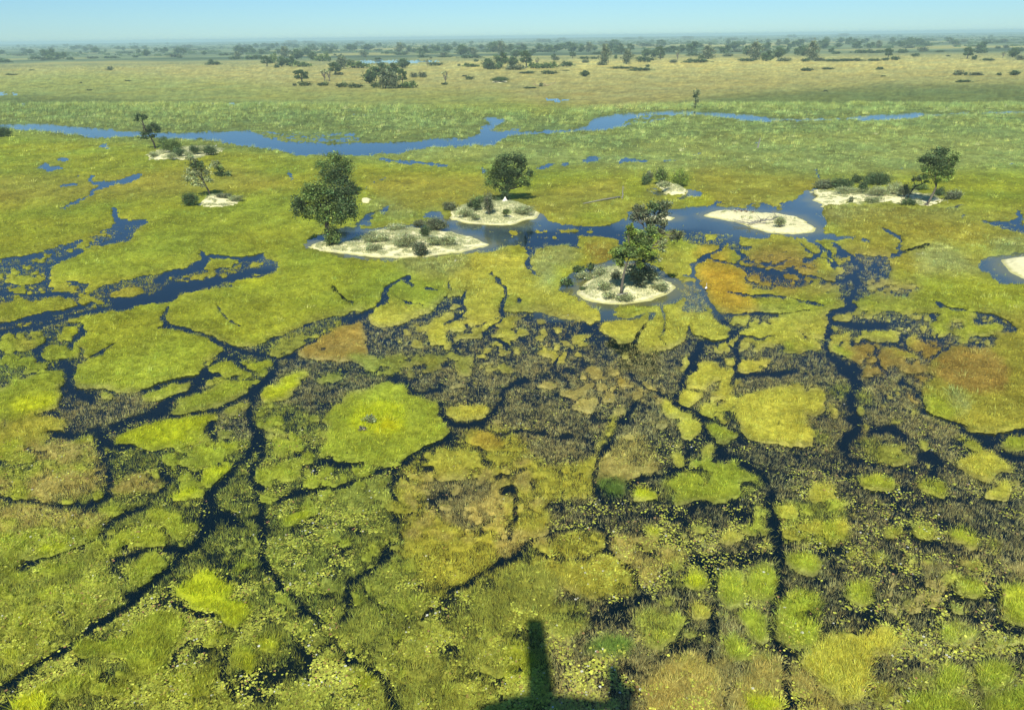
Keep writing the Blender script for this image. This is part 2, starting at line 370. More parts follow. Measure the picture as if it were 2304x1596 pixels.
p i 1 0 0 0 L : 60,340 150,290 250,285 250,230 430,180 440,220 360,270 340,340 250,380 80,400
p i 1 0 0 0 L : 0,130 180,90 190,110 100,150 0,160
s i .06 .2 .3 0 D 12 : 1480,420 1510,560 1600,590 1800,560 1860,480 1930,370 2080,240
s i .06 .2 .3 0 D 11 : 1530,640 1300,770 1200,860 1140,920 1140,1000 1080,1080 1100,1130
s i .1 .3 .5 0 D 8 : 1100,900 900,960 650,1040 330,1080 160,1180
s i .08 .3 .4 0 D 10 : 880,870 640,880 500,840
s i .06 .2 .3 0 D 16 : 40,560 60,800 40,960 80,1100 60,1300 90,1500
s i .1 .3 .3 0 D 11 : 1960,1070 2060,1060 2080,1150 2050,1300 1960,1450
s i .1 .3 .3 0 D 9 : 1060,1230 1150,1330 1170,1440 1150,1500
# --- centre band below the first islands (e)
p e .95 .2 .1 .25 Y : 860,670 1000,560 1400,520 1650,540 1700,680 1900,790 2090,850 2170,910 2130,960 1960,955 1800,900 1620,840 1590,860 1520,850 1510,780 1440,640 1500,790 1460,820 1280,840 1260,790 1120,790 1130,700
p e .93 .2 .1 0 Y : 640,900 760,820 860,840 1000,870 960,920 850,990 700,1000 640,960
p e 1 0 0 0 G : 810,780 880,750 1000,760 1100,790 1090,830 1000,850 860,830
p e .25 .7 .5 0 B : 1100,820 1250,800 1300,860 1230,920 1200,1000 1000,1040 850,1040 900,960 1060,880
p e .55 .9 .4 0 B : 900,930 1080,870 1060,960 960,1030 860,1040
p e 1 0 0 0 Y : 1240,880 1260,830 1460,820 1470,880 1450,930 1330,990 1250,960
p e 1 0 0 0 Y : 1030,1030 1100,980 1160,1000 1150,1060 1160,1100 1050,1120 1010,1070
p e 1 0 0 0 Y : 1150,980 1230,950 1300,1010 1200,1030
p e 1 0 0 0 Y : 910,1090 960,1085 1020,1120 920,1125
p e 1 0 0 0 Y : 810,1080 860,1075 860,1100 820,1100
p e 1 0 0 0 Y : 1660,1020 1700,990 1790,1010 1790,1060 1680,1065
p e .9 0 0 0 W : 1480,1010 1570,1000 1570,1050 1490,1055
p e .85 .2 0 0 W : 1420,970 1540,930 1650,920 1640,940 1440,1010
p e .85 .2 0 0 W : 1070,930 1150,930 1140,970 1070,965
p e .8 .3 0 0 W : 1270,1040 1400,1030 1380,1070 1290,1070
p e .6 .8 .2 0 B : 1500,1080 1700,1070 1850,1100 1820,1150 1560,1140
p e .85 .3 .1 0 W : 1760,1190 1840,1170 1960,1160 1960,1240 1850,1260
p e 1 0 0 0 Y : 1840,1180 1930,1175 1950,1220 1850,1230
p e 1 0 0 0 Y : 1990,1190 2040,1170 2060,1200 2010,1210
s e .06 .1 .1 0 D 8 : 1440,645 1490,720 1510,780 1500,850 1480,930
s e .1 .1 .1 0 D 4 : 1140,690 1150,760 1120,820
s e .1 .1 .1 0 D 5 : 850,680 900,720 920,740
s e .2 .1 .1 0 D 4 : 980,750 1060,770
s e .15 .1 .1 0 D 5 : 800,800 850,830 980,855
s e .05 .1 .1 0 D 9 : 1600,815 1610,850
s e .2 .2 .1 0 D 5 : 370,730 450,780 520,850
p e .97 0 0 .7 P : 760,520 900,540 1050,560 1250,520 1300,600 1100,680 900,640 800,600
p e .97 0 0 .6 P : 1460,490 1520,470 1560,500 1520,540 1460,520
p e .97 0 0 .5 P : 1700,490 1900,470 2000,520 1980,600 1850,760 1750,740 1720,640
p e .97 0 0 .5 O : 2010,460 2100,430 2270,460 2240,560 2100,590 2040,540
p e .95 0 0 .5 P : 600,200 700,170 780,220 900,250 1000,290 700,330 600,300
p e 1 0 0 .35 L : 1840,640 1900,600 1950,640 1920,700 1850,710
p e 1 0 0 .35 L : 1960,740 2040,740 2020,790 1960,790
# --- ponds
p e .03 .05 .1 0 W : 960,285 1000,240 1090,235 1130,290 1160,240 1500,150 1740,240 1800,290 1900,325 2050,335 2200,330 2304,270 2304,420 2200,410 2000,405 1970,450 2010,500 1900,470 1740,490 1700,570 1720,620 1740,680 1650,600 1690,540 1650,480 1560,470 1450,510 1300,520 1200,530 700,575 600,568 500,552 200,490 190,460 250,405 340,385 450,340 640,345 760,320 950,320 1150,360 1080,300
p e .2 .2 .4 0 D : 520,330 600,250 760,190 740,240 700,280 650,330
p e .95 0 0 .3 G : 650,330 900,300 1080,300 1000,280 760,280 640,240 620,300
p e 1 0 0 .3 L : 1540,380 1580,370 1590,400 1550,405
p e .9 0 0 0 G : 1670,370 1800,365 1800,375 1690,385
p e .9 0 0 0 G : 1870,355 2000,355 2030,370 1900,380
p e .9 0 0 0 G : 2070,370 2110,370 2100,382
p e .9 0 0 0 G : 1790,410 1850,405 1840,420
p e .55 .3 .3 0 D : 1650,480 1700,475 1700,495
p f .03 .05 .1 0 W : 0,430 300,420 420,380 450,350 450,250 900,290 930,260 1140,260 1160,210 1250,240 1700,230 1860,210 1900,130 2000,110 2060,140 2304,130 2304,240 2060,250 2120,380 2080,480 2200,520 1980,540 1880,520 1640,500 1560,540 1380,520 1200,500 900,480 800,470 700,480 560,560 480,620 380,580 330,540 200,500 0,520
p f .97 0 0 .2 G : 0,300 440,300 430,350 330,400 100,425 0,425
p f .97 0 0 .2 W : 300,210 900,210 920,260 860,280 440,300 300,290
p f .03 .05 .1 0 W : 930,180 940,120 1040,140 1060,165 1000,185
p f .98 0 0 .2 L : 930,250 950,190 1080,170 1150,210 1140,250 1040,255
p f .5 .3 .2 .1 D : 1160,235 1250,240 1700,232 1740,240 1640,270 1300,275 1200,260
p f 1 0 0 .6 P : 1250,260 1300,225 1310,250 1270,270
p f 1 0 0 .6 P : 1490,260 1520,240 1520,275 1500,278
p f 1 0 0 .6 P : 1670,290 1720,255 1720,300 1680,302
p f .92 0 0 .1 G : 0,455 70,455 60,480 0,480
p f .9 0 0 .1 G : 120,465 165,468 160,487 125,485
p f .33 .8 .5 0 W : 880,480 1340,500 1230,560 1200,600 1000,590 880,560
p f 1 0 0 0 G : 1090,510 1170,500 1180,530 1100,540
p f .25 .6 .3 0 W : 1340,540 1500,600 1450,650 1340,620 1260,600
# water round the tall tree island
p f .03 .05 .1 0 W : 0,1020 0,1060 120,1080 250,1170 250,1200 200,1240 60,1300 0,1320 0,1466 150,1466 160,1300 240,1240 330,1220 350,1110 600,1100 720,1120 850,1060 920,990 900,880 800,860 720,800 650,770 600,740 400,700 300,710 140,750 150,780 -80,840 -120,980
p f .4 .7 .5 0 B : 850,900 1000,890 1080,950 1110,1040 1170,1110 1000,1150 880,1140 890,1060
p j .15 .5 .3 0 B : 0,100 200,170 540,190 560,330 740,380 760,500 560,520 300,400 0,440
p j .3 .8 .3 0 B : 0,330 220,300 240,420 100,560 0,560
s f .03 .1 .1 0 W 14 : 250,1190 180,1240 60,1300
# mats right of it (f)
p f .97 .1 0 .1 Y : 600,1200 640,1160 760,1110 900,1070 880,1150 1000,1160 1120,1140 1210,1220 1300,1290 1300,1340 1240,1390 1180,1400 1000,1340 960,1380 850,1466 560,1500 560,1350 600,1230
p f 1 0 0 0 Y : 160,1290 240,1240 420,1220 570,1160 600,1170 560,1280 520,1410 400,1430 300,1380
p f 1 0 0 .2 G : 310,1190 420,1110 590,1090 600,1130 540,1160 400,1210
p f 1 0 0 0 Y : 0,1060 100,1070 250,1180 220,1220 120,1250 0,1190
p f .97 0 0 0 A : 970,790 1100,700 1200,620 1260,610 1330,620 1330,680 1250,730 1400,760 1380,880 1440,950 1480,1000 1590,1100 1560,1140 1400,1180 1300,1170 1200,1110 1130,1060 1110,960 1000,880
p f .97 0 0 0 A : 960,660 1000,600 1160,580 1190,610 1100,680 960,690
p f .98 0 0 .1 W : 660,700 700,640 790,600 890,620 910,700 870,770 880,840 970,860 960,760 1050,710 940,690 900,850 800,870 700,780
p f .93 .1 0 0 Y : 900,700 1000,690 1040,720 970,770 900,790
p f .97 0 0 0 Y : 890,800 960,770 970,860 900,830
p f .95 .2 0 .1 W : 1340,540 1500,560 1640,510 1880,520 2060,560 2100,600 2060,680 1850,640 1500,610 1400,590
p f .66 .4 0 0 R : 1370,650 1560,620 1850,640 1980,700 2060,760 2050,840 1860,860 1650,800 1450,750
p f .4 .6 .1 0 R : 1400,770 1700,820 2000,850 1900,960 1500,960 1400,880
p f .95 .2 0 0 A : 1700,860 1740,830 1850,850 1840,880
p f .9 .2 0 0 A : 1560,910 1660,900 1660,940 1580,940
p f .9 .2 0 0 A : 1730,960 1790,940 1840,980 1760,985
p f .9 .2 0 0 A : 1430,870 1540,850 1550,880 1460,890
p f .9 .2 0 0 A : 1880,850 1990,850 2040,870 1920,875
p f .8 .4 0 0 W : 1950,700 2080,690 2070,740 1970,740
s f .03 .1 .1 0 D 9 : 1320,530 1240,570 1200,630 1080,700 980,760 960,820 990,880 1070,950 1110,1040 1170,1110 1210,1190 1290,1250 1330,1310 1280,1380 1180,1410 1060,1420
s f .12 .2 .1 0 D 4 : 1120,700 1300,730 1500,780 1700,820 1900,830 2050,860 2180,890
s f .12 .2 .1 0 D 5 : 1300,980 1480,1000 1700,1010 1900,1060 2100,1090
s f .15 .2 .1 0 D 5 : 1300,1165 1500,1165 1750,1165 2000,1130
s f .03 .1 0 0 D 8 : 620,1170 580,1240 560,1330 530,1420 420,1440 330,1440
s f .2 .1 0 0 D 4 : 330,1220 480,1200 560,1160
s f .1 .1 0 0 D 9 : 970,1250 985,1330
s f .1 .1 0 0 D 5 : 1000,1330 1100,1350 1180,1390
s f .15 .1 0 0 D 4 : 900,850 1000,880
p f .2 .5 .2 0 B : 340,1440 560,1420 560,1466 380,1466
# right mats and ponds (g)
s g .03 .1 .1 0 D 6 : 330,830 430,880 490,930 560,1050
s g .03 .1 .1 0 D 6 : 360,810 600,800 700,800
p g .4 .7 .3 0 B : 520,900 850,960 1050,960 1080,1100 1040,1180 960,1300 700,1400 450,1300 350,1200 600,1100
s g .04 .2 .2 0 B 11 : 550,870 620,950 730,1020 800,1060 760,1150 740,1300 640,1420
p g .75 .6 0 0 W : 560,1000 640,960 700,990 680,1050 600,1060
p g .5 .7 .3 0 B : 950,1250 1100,1200 1300,1200 1340,1300 1200,1360 1000,1330
p g .95 .2 0 0 Y : 1070,1150 1130,1150 1230,1220 1180,1240 1090,1200
p g .93 .1 0 0 W : 850,840 1100,830 1140,920 1000,960 880,950 820,900
p g .97 0 0 .4 P : 1300,880 1500,860 1700,980 1850,1080 1950,1120 2040,1200 1900,1220 1700,1160 1500,1140 1350,1160 1280,1000
p g .97 0 0 .6 P : 1960,830 2271,820 2271,930 2100,940 1970,950
p g .97 0 0 .75 P : 420,525 700,515 1000,505 1300,560 1640,520 1700,560 1680,590 1300,600 1000,580 700,600 540,720 480,640
p g .97 0 0 .2 W : 560,680 1000,590 1600,610 1900,680 1900,800 1400,840 1000,820 700,760
s g .04 .1 0 0 D 6 : 950,710 1060,760 1130,790 1130,830
s g .04 .1 0 0 D 5 : 760,810 860,835
s g .15 .1 0 0 D 6 : 1130,950 1250,900 1400,860
s g .1 .1 0 0 D 6 : 1130,850 1150,950 1050,960
p g .55 .5 .1 .1 W : 1920,640 2271,640 2271,800 2150,740 2000,690
s g .05 .1 0 0 D 8 : 2200,560 2240,620 2180,650 2220,720 2260,760
s g .05 .1 0 0 D 5 : 1900,650 2060,655
p g .03 .05 0 0 D : 1850,1040 1930,970 2020,950 2271,930 2400,930 2400,1290 2271,1290 2080,1270 2060,1230 1990,1170 1910,1120 1860,1090
p g .03 .05 0 0 D : 910,520 1280,540 1300,560 1080,550 930,540
p g .03 .05 0 0 D : 1480,540 1650,500 1700,490 1690,520 1560,545
p g .1 .05 0 0 D : 1680,570 1740,600 1700,620
p g .97 0 0 .1 L : 1900,1200 2060,1250 2100,1290 1950,1300 1840,1260
# --- right (k)
p k .98 .1 0 .1 G : 1040,40 1130,150 1220,210 1400,260 1560,290 1766,260 1850,260 1850,60 1600,60 1500,0 1040,0
p k .97 .1 0 0 G : 1200,260 1260,235 1400,270 1440,300 1420,340 1300,340 1220,300
p k .93 .2 .1 0 W : 1570,290 1766,270 1850,270 1850,430 1680,400 1620,360
p k .97 .1 0 .05 W : 1180,540 1300,510 1520,540 1560,420 1700,400 1850,430 1850,1110 1600,1140 1400,1130 1300,1080 1200,1040 1100,980 1060,900 1060,780 1110,720 1080,650
p k .97 .1 0 .05 R : 1180,540 1400,520 1560,560 1700,650 1650,800 1400,860 1200,800 1100,730
p k .97 .1 0 .05 G : 1060,860 1120,850 1200,900 1300,1000 1250,1040 1130,1000 1080,950
p k 1 0 0 .4 P : 1210,830 1260,830 1360,950 1340,1000 1290,990 1220,890
s k .05 .1 .1 0 D 8 : 1850,1095 1600,1150 1400,1150 1300,1060 1180,1010 1060,950 1040,850 980,800 900,760
s k .04 .1 .1 0 D 8 : 1766,1130 1650,1180 1500,1200 1400,1240 1300,1300
s k .06 .1 .1 0 D 11 : 1490,1180 1560,1280 1650,1310 1850,1335
s k .15 .2 .1 0 D 6 : 1100,180 1250,230 1400,265 1600,300 1690,400
p k 1 0 0 0 G : 1310,1160 1400,1150 1390,1180 1320,1190
p k 1 0 0 0 G : 1340,1220 1400,1180 1480,1200 1460,1240 1380,1245
p k 1 0 0 0 Y : 1280,1330 1350,1290 1440,1240 1480,1250 1560,1290 1580,1340 1680,1370 1670,1410 1560,1410 1500,1460 1420,1450 1280,1380
p k .95 .1 0 0 G : 1600,1210 1680,1170 1850,1150 1850,1290 1660,1260
p k .97 0 0 0 Y : 1490,1530 1620,1460 1700,1500 1640,1596 1500,1590
p k .9 0 0 0 Y : 1690,1460 1750,1470 1740,1500
p k .62 .9 .2 0 D : 570,1180 650,1140 800,1200 1000,1260 1020,1310 850,1350 700,1310 620,1260
p k .85 .5 .2 0 G : 560,1440 650,1400 820,1440 840,1520 740,1550 600,1520
p k .8 .5 .2 0 G : 1030,1470 1100,1430 1230,1480 1200,1560 1060,1530
p k .93 .3 .2 0 Y : 230,1480 300,1450 420,1510 440,1596 260,1596
p k .95 0 0 0 Y : 110,1490 150,1490 140,1515
p k .5 .8 .1 0 D : 380,800 560,780 720,850 700,920 560,900 420,870
p k .97 0 0 0 Y : 0,790 170,800 200,900 190,1080 160,1200 100,1240 0,1230
p k .95 0 0 0 Y : 220,820 350,810 370,880 380,950 300,990 230,970
p k .95 0 0 0 Y : 400,910 440,930 490,1000 420,990
p k .95 0 0 0 Y : 170,1080 240,1060 300,1110 300,1180 240,1220 180,1180
p k .6 .8 .3 0 D : 300,1080 420,1150 420,1210 300,1200
p k .97 0 0 0 G : 670,210 740,180 900,200 1010,190 1050,240 930,265 800,245 700,220
p k .95 0 0 0 Y : 430,300 540,295 540,325 480,330
p k .95 0 0 0 Y : 450,350 475,350 470,370
p k .93 0 0 0 Y : 410,415 520,410 510,445 420,440
p k .95 0 0 0 Y : 570,390 650,370 720,355 770,390 860,390 910,440 850,460 760,450 700,450 650,430
p k .95 0 0 0 Y : 300,360 350,350 380,400 370,450 300,440
p k .95 0 0 0 Y : 210,350 290,345 280,395 220,390
p k .8 .2 0 0 Y : 0,380 130,380 230,440 220,480 0,470
p k .95 0 0 0 G : 60,510 180,480 320,490 330,530 230,540 160,570 80,540
p k .9 0 0 0 G : 400,510 480,500 560,540 550,600 490,590 430,540
p k .95 0 0 0 G : 430,580 470,580 460,600
p k .95 0 0 0 G : 440,620 490,620 480,640
p k .95 0 0 0 Y : 750,510 850,490 930,540 1000,570 980,600 850,580 770,550
p k .85 .3 0 0 R : 780,590 900,610 880,670 800,640
p k .93 .3 0 0 A : 950,490 1050,500 1040,540 960,540
p k .93 .3 0 0 A : 1000,730 1060,725 1060,760 1010,765
p k .9 .3 0 0 A : 620,650 655,645 650,690
p k .85 .3 0 0 Y : 850,820 910,820 890,850
p k .7 .3 0 0 R : 940,830 1010,850 1010,900 950,880
p k .85 .3 0 0 G : 1020,290 1100,280 1100,320 1040,320
p k .85 .3 0 0 G : 1150,290 1230,290 1230,325 1150,330
p k .75 .5 0 0 G : 1320,420 1400,360 1540,390 1530,440 1400,450
p k .85 .3 0 0 W : 30,280 220,300 220,330 120,310
p k .85 .3 0 0 W : 840,10 900,20 940,50 870,60
p k .85 .3 0 0 A : 0,90 100,90 90,120 20,115
p k .6 .7 0 0 R : 560,440 700,460 750,560 700,640 600,600
p k .6 .7 0 0 R : 880,470 1170,470 1180,540 1080,640 1050,560
s k .03 .15 .2 0 B 13 : 560,210 400,280 390,350 385,480 370,580 440,660
s k .03 .15 .2 0 B 26 : 440,660 560,700 600,780
s k .03 .15 .2 0 B 14 : 400,330 600,365 780,360
s k .06 .2 .3 0 B 22 : 560,880 560,1100 500,1250
s k .06 .2 .3 0 B 14 : 640,1120 780,1080 900,1150
s k .06 .2 .3 0 B 22 : 1060,1270 1180,1340 1150,1400
# --- centre right (j)
p j .4 .9 .1 0 B : 100,540 700,500 1300,560 1200,780 1100,850 600,800 100,700
p j .35 .9 .1 0 B : 1320,640 1700,560 2194,620 2194,700 1700,720 1320,720
p j .7 .9 0 0 B : 130,430 330,400 520,440 600,500 300,540 140,500
p j .93 .2 0 0 Y : 230,430 350,420 350,500 240,510
p j .95 .2 0 0 Y : 420,420 500,430 490,460 430,460
p j .95 0 0 0 Y : 800,450 860,440 850,480 810,475
p j .9 .3 0 0 A : 700,620 800,620 790,690 710,680
p j .8 .2 0 .05 Y : 1690,230 1900,180 2194,200 2194,320 1950,380 1800,340 1700,290
p j .9 .2 0 .05 G : 2070,350 2194,360 2194,440 2100,420
p j .9 0 0 0 Y : 1580,340 1660,320 1700,400 1680,420 1580,380
p j .9 0 0 0 Y : 1520,380 1600,390 1600,430 1530,430
p j .95 0 0 0 Y : 1330,590 1420,590 1450,640 1350,640
p j .95 0 0 0 Y : 1400,530 1500,510 1570,550 1640,590 1630,620 1420,590
p j .9 0 0 0 Y : 1580,480 1690,480 1680,540 1590,520
p j .9 0 0 0 Y : 1710,480 1780,480 1780,540 1720,545
p j .9 0 0 0 Y : 1790,490 1890,500 1880,550 1790,545
p j .95 0 0 0 Y : 1260,720 1460,730 1450,780 1350,820 1260,790
p j .95 0 0 0 Y : 1510,730 1600,710 1680,720 1670,750 1520,760
p j .95 0 0 0 Y : 1250,810 1320,810 1310,850 1260,850
p j .97 0 0 .05 Y : 1710,790 1760,770 1900,740 2130,690 2250,720 2250,1180 2000,1170 1800,1160 1700,1090 1700,980
p j .6 .6 .2 0 D : 1420,840 1700,840 1700,1000 1430,960
p j .9 .2 .1 0 Y : 1410,880 1480,870 1500,910 1420,920
p j .9 .2 .1 0 Y : 1550,860 1680,850 1680,890 1560,900
p j .95 .1 0 0 Y : 1130,870 1260,870 1300,900 1250,930 1140,930
p j .95 .1 0 0 Y : 1170,980 1280,950 1410,960 1400,1030 1310,1120 1220,1100
p j .9 .3 0 0 G : 1430,990 1560,990 1690,1090 1660,1130 1520,1150 1450,1070
p j .95 0 0 0 Y : 1140,1240 1220,1210 1270,1250 1260,1320 1200,1340 1140,1290
p j .95 0 0 0 Y : 1400,1180 1500,1170 1530,1270 1450,1290
p j .95 0 0 0 Y : 1200,1130 1260,1150 1250,1175 1200,1165
p j .95 0 0 0 P : 1310,1190 1360,1190 1350,1215 1310,1210
p j .88 1 .2 0 W : 0,1290 300,1330 540,1270 650,900 720,920 650,1100 560,1260 520,1400 520,1596 0,1596
p j .6 .9 .2 0 B : 260,900 600,900 560,1100 420,1200 200,1260 0,1250 0,1000
p j .12 .4 .2 0 B : 300,1300 420,1200 520,1060 620,1060 500,1240 400,1310
p j .85 1 .2 0 E : 560,1290 700,1100 900,1050 1000,1150 1060,1290 1000,1370 850,1410 560,1420
p j .85 .9 .1 0 K : 550,1420 700,1400 830,1440 800,1560 650,1596 590,1560
p j .5 .6 .5 0 D : 1060,1400 1300,1320 1700,1300 1900,1400 1800,1596 1100,1596
p j 1 .1 0 0 L : 870,1596 880,1500 960,1480 1060,1530 1090,1596
p j .8 .6 .1 0 G : 1200,1500 1290,1370 1430,1360 1480,1470 1430,1596 1250,1596
p j .75 .6 .1 0 G : 1490,1400 1650,1340 1780,1340 1700,1500 1600,1560 1500,1596
s j .03 .1 .1 0 D 11 : 1650,220 1680,270 1640,320 1560,345 1430,350 1410,420 1350,470 1320,560 1290,650 1220,770 1230,830 1300,870 1410,920 1430,980 1400,1050 1440,1120 1560,1220 1700,1280 1820,1370 1900,1440
s j .05 .1 .1 0 D 16 : 1410,380 1370,470 1330,560
s j .05 .1 .1 0 D 10 : 1310,870 1420,930 1520,970
s j .03 .1 .1 0 D 8 : 850,800 770,930 700,1000 660,1140 610,1210 550,1280 530,1400 525,1480 550,1560 590,1596
s j .12 .3 .2 0 D 12 : 1320,1220 1290,1330 1150,1380 880,1420
s j .2 .4 .2 0 B 12 : 1700,620 1900,600 2194,590
s j .15 .3 .2 0 B 12 : 1720,320 1700,470 1700,560
# --- n
p n .85 1 .4 0 W : 350,130 690,20 880,60 950,240 1150,440 1130,600 900,650 700,630 500,450 250,330 350,230
p n .85 1 .4 0 E : 920,100 1400,100 1600,300 1350,350 1250,560 1150,430 980,260
p n .8 1 .6 0 D : 0,350 350,300 550,500 400,800 0,800
p n .88 1 .3 0 E : 0,0 340,80 230,190 150,250 0,320
p n .6 .9 .7 0 D : 400,650 700,640 700,900 450,950 400,800
p n 1 .1 0 .03 L : 1210,0 1370,0 1370,90 1330,100 1220,40
p n .6 .8 .2 0 D : 1380,450 1530,470 1520,580 1380,540
p n .7 .9 .4 0 K : 650,1080 850,950 1050,950 1100,1050 1000,1150 750,1130
p n .7 .9 .7 0 G : 0,1000 250,1000 240,1300 0,1330
p n .65 .9 .4 0 D : 1060,750 1250,700 1500,850 1450,1080 1200,1080
p n .06 .2 .3 0 B : 1050,620 1180,560 1250,620 1060,740 900,850 850,950 740,930 850,780 950,680
p n .04 .1 .2 0 B : 1600,240 2400,270 2400,370 1850,370 1830,500 1760,700 1730,560 1730,420 1560,330
p n .05 .2 .3 0 B : 1750,880 1600,1050 1500,1100 1350,1180 1250,1250 1230,1180 1500,960 1680,900
p n .08 .2 .3 0 B : 470,1150 740,1200 840,1200 800,1280 700,1270 560,1200
s n .06 .2 .3 0 B 13 : 1750,880 1780,980 1700,1180 1750,1250
p n .7 1 .5 0 E : 1200,1350 1400,1180 1600,1100 1800,1250 1850,1600 1200,1600
p n .7 1 .5 0 E : 1900,1600 1950,1350 2304,1080 2400,1080 2400,1600
p n 1 .1 0 .05 L : 1530,500 1560,430 1650,400 1710,430 1700,530 1640,580 1550,560
p n .95 .2 .1 .05 G : 1830,450 1900,410 2010,430 2050,560 2040,680 1930,730 1850,700 1780,600
p n .95 .2 .1 0 Y : 1560,700 1680,690 1740,760 1720,820 1580,800
p n .97 .2 .1 0 G : 2000,800 2100,730 2230,750 2270,830 2250,940 2150,970 2050,880
p n .97 .2 .1 0 G : 1840,1000 1950,970 2060,1040 2060,1150 1950,1180 1860,1130
p n .95 .2 .1 0 G : 1290,950 1400,900 1450,960 1350,1050 1290,1000
p n .95 .1 0 0 Y : 1840,110 1950,80 2030,140 1900,180
p n .95 .1 0 0 Y : 2130,110 2200,110 2200,150
s n .08 .2 .2 0 B 10 : 130,0 110,130 40,130
s n .06 .2 .2 0 B 10 : 350,100 230,200 150,260 0,330
s n .2 .3 .2 0 B 6 : 690,20 480,60 350,110
s n .15 .3 .2 0 B 7 : 350,240 550,290 720,270 900,200
s n .04 .1 .1 0 B 9 : 880,0 910,180 1000,310 1140,430 1170,560 1160,660
s n .06 .1 .2 0 B 12 : 1760,700 1760,880
# --- o (right corner)
p o .14 .38 .45 0 B : 500,300 2087,100 2200,100 2200,1700 900,1700 700,900
p o .5 .8 .6 0 D : 0,0 700,0 740,280 560,330 200,320
p o .95 .1 0 0 Y : 210,40 300,30 340,110 250,130
p o .95 .1 0 0 Y : 330,180 450,150 600,150 730,170 720,240 560,270 420,240 340,220
p o .95 .1 0 0 Y : 190,230 280,220 380,290 300,300 200,260
p o .95 .1 0 0 Y : 730,100 780,100 780,150
p o .95 .2 .1 0 G : 240,450 350,390 480,420 520,490 450,560 330,550 260,500
p o .93 .2 .1 0 G : 720,610 880,590 900,690 870,780 800,780 720,680
p o .85 .6 .4 0 G : 250,800 320,700 480,690 570,740 560,900 530,1060 420,1120 250,1110 230,960
p o .97 .1 0 0 G : -40,880 60,850 150,900 150,1040 80,1090 -40,1080
p o .75 .6 .4 0 G : -40,560 150,560 210,640 190,780 140,790 -40,740
p o .65 1 .5 0 E : -40,1150 200,1180 220,1350 220,1700 -40,1700
p o .7 1 .5 0 E : 280,1200 520,1400 700,1560 720,1700 320,1700 270,1450
p o .97 .2 0 .03 Y : 350,1180 560,1050 700,1000 860,1020 940,950 1050,930 1160,1030 1060,1150 960,1130 880,1250 870,1400 850,1500 700,1540 640,1430 540,1400 450,1300 370,1260
p o .9 .4 .1 0 G : 1200,200 1330,200 1390,280 1300,290 1220,240
p o .8 .6 .3 0 G : 1480,230 1600,190 1690,250 1710,370 1650,380 1500,280
p o .7 .6 .3 0 G : 1780,300 1870,350 1850,420 1790,380
p o 1 .1 0 0 G : 1890,650 2000,640 2150,700 2150,1020 1960,940 1900,820
p o .88 .4 .1 0 G : 1540,600 1650,600 1770,640 1740,720 1680,760 1560,700
p o .9 .3 .1 0 Y : 1560,460 1720,500 1720,530 1580,490
p o .4 .9 .3 0 B : 1320,480 1500,500 1560,640 1400,720 1320,600
p o .9 .3 .1 0 G : 1530,780 1650,800 1640,840 1550,820
p o .95 .2 .1 0 G : 1480,930 1610,930 1600,1060 1500,1070
p o .95 .2 .1 0 G : 1640,1010 1720,1020 1700,1090 1650,1070
p o .85 .5 .1 0 G : 1750,1280 1850,1220 2000,1250 2040,1380 1950,1450 1780,1450
p o .9 .4 .1 0 G : 1380,1390 1560,1250 1640,1300 1660,1440 1540,1470 1400,1440
p o .97 .2 0 0 G : 1170,1700 1200,1500 1310,1440 1500,1490 1680,1520 1700,1700
p o .95 .2 0 0 G : 1800,1500 2150,1460 2150,1700 1800,1700
p o .8 .7 .1 0 W : 950,1400 1020,1370 1070,1420 1040,1530 960,1540
p o .9 .2 0 0 G : 1120,1400 1190,1400 1180,1450 1130,1450
p o .8 .4 0 0 G : 1780,1080 1840,1080 1830,1150 1770,1150
p o .9 .2 0 0 G : 1000,810 1060,810 1050,850
p o .9 .2 0 0 G : 1110,830 1150,840 1140,880
p o .9 .2 0 0 G : 610,930 650,930 640,980
p o .9 .2 0 0 G : 0,80 60,90 40,160 0,160
p o .95 .2 0 0 Y : 20,180 70,170 60,210
p o 1 .2 0 0 L : -60,1700 -60,1500 250,1560 260,1700
s o .02 .05 .1 0 B 20 : 150,-60 170,150 180,400 230,600 220,800 190,1000 200,1150 260,1300 240,1450 320,1640
s o .06 .1 .1 0 B 8 : 260,1180 480,1100 560,1030
# --- river and pools (a, b, c)
p a .02 0 0 0 N : -20,650 330,650 400,660 530,670 740,685 760,700 950,705 1240,710 1400,700 1500,700 1640,690 1750,740 1900,770 2180,780 2304,790 2304,860 1960,860 1850,830 1650,800 1500,780 1300,755 1040,745 950,735 650,745 480,725 330,705 200,695 -20,690
p b .02 0 0 0 N : 0,790 220,770 300,770 380,775 640,760 720,745 950,740 1010,720 1030,660 1100,650 1040,600 1180,615 1190,640 1110,670 1130,690 1290,700 1500,690 1660,685 1740,660 1740,620 1850,590 2160,570 2320,570 2320,592 2100,590 1960,640 2000,660 1900,680 1780,700 1640,705 1400,715 1180,740 1110,800 1000,790 860,800 700,805 560,830 480,850 350,850 250,860 0,862
p c .02 0 0 0 N : -10,532 100,528 420,538 620,550 660,560 800,573 940,578 940,592 760,592 650,600 480,577 360,557 240,552 -10,560
p c .02 0 0 0 N : 1220,572 1300,555 1480,545 1700,543 1720,560 1620,580 1290,592
s c .2 .2 0 .2 N 4 : 1700,555 1900,545 2304,536
s c .3 .2 0 .2 N 4 : 940,585 1220,578
p b .55 .1 0 .2 N : 0,715 220,700 240,775 0,800
p a .5 .1 0 .2 N : 1700,700 2304,705 2304,775 1900,765 1750,735
p b .5 .1 0 .1 N : 1060,695 1280,650 1300,695 1130,712
p b .5 .1 0 .1 N : 1940,650 2100,600 2304,600 2200,640 2020,662
p a .05 0 0 0 N : -20,443 120,453 110,462 -20,466
p a .1 0 0 0 N : 30,508 75,510 70,518
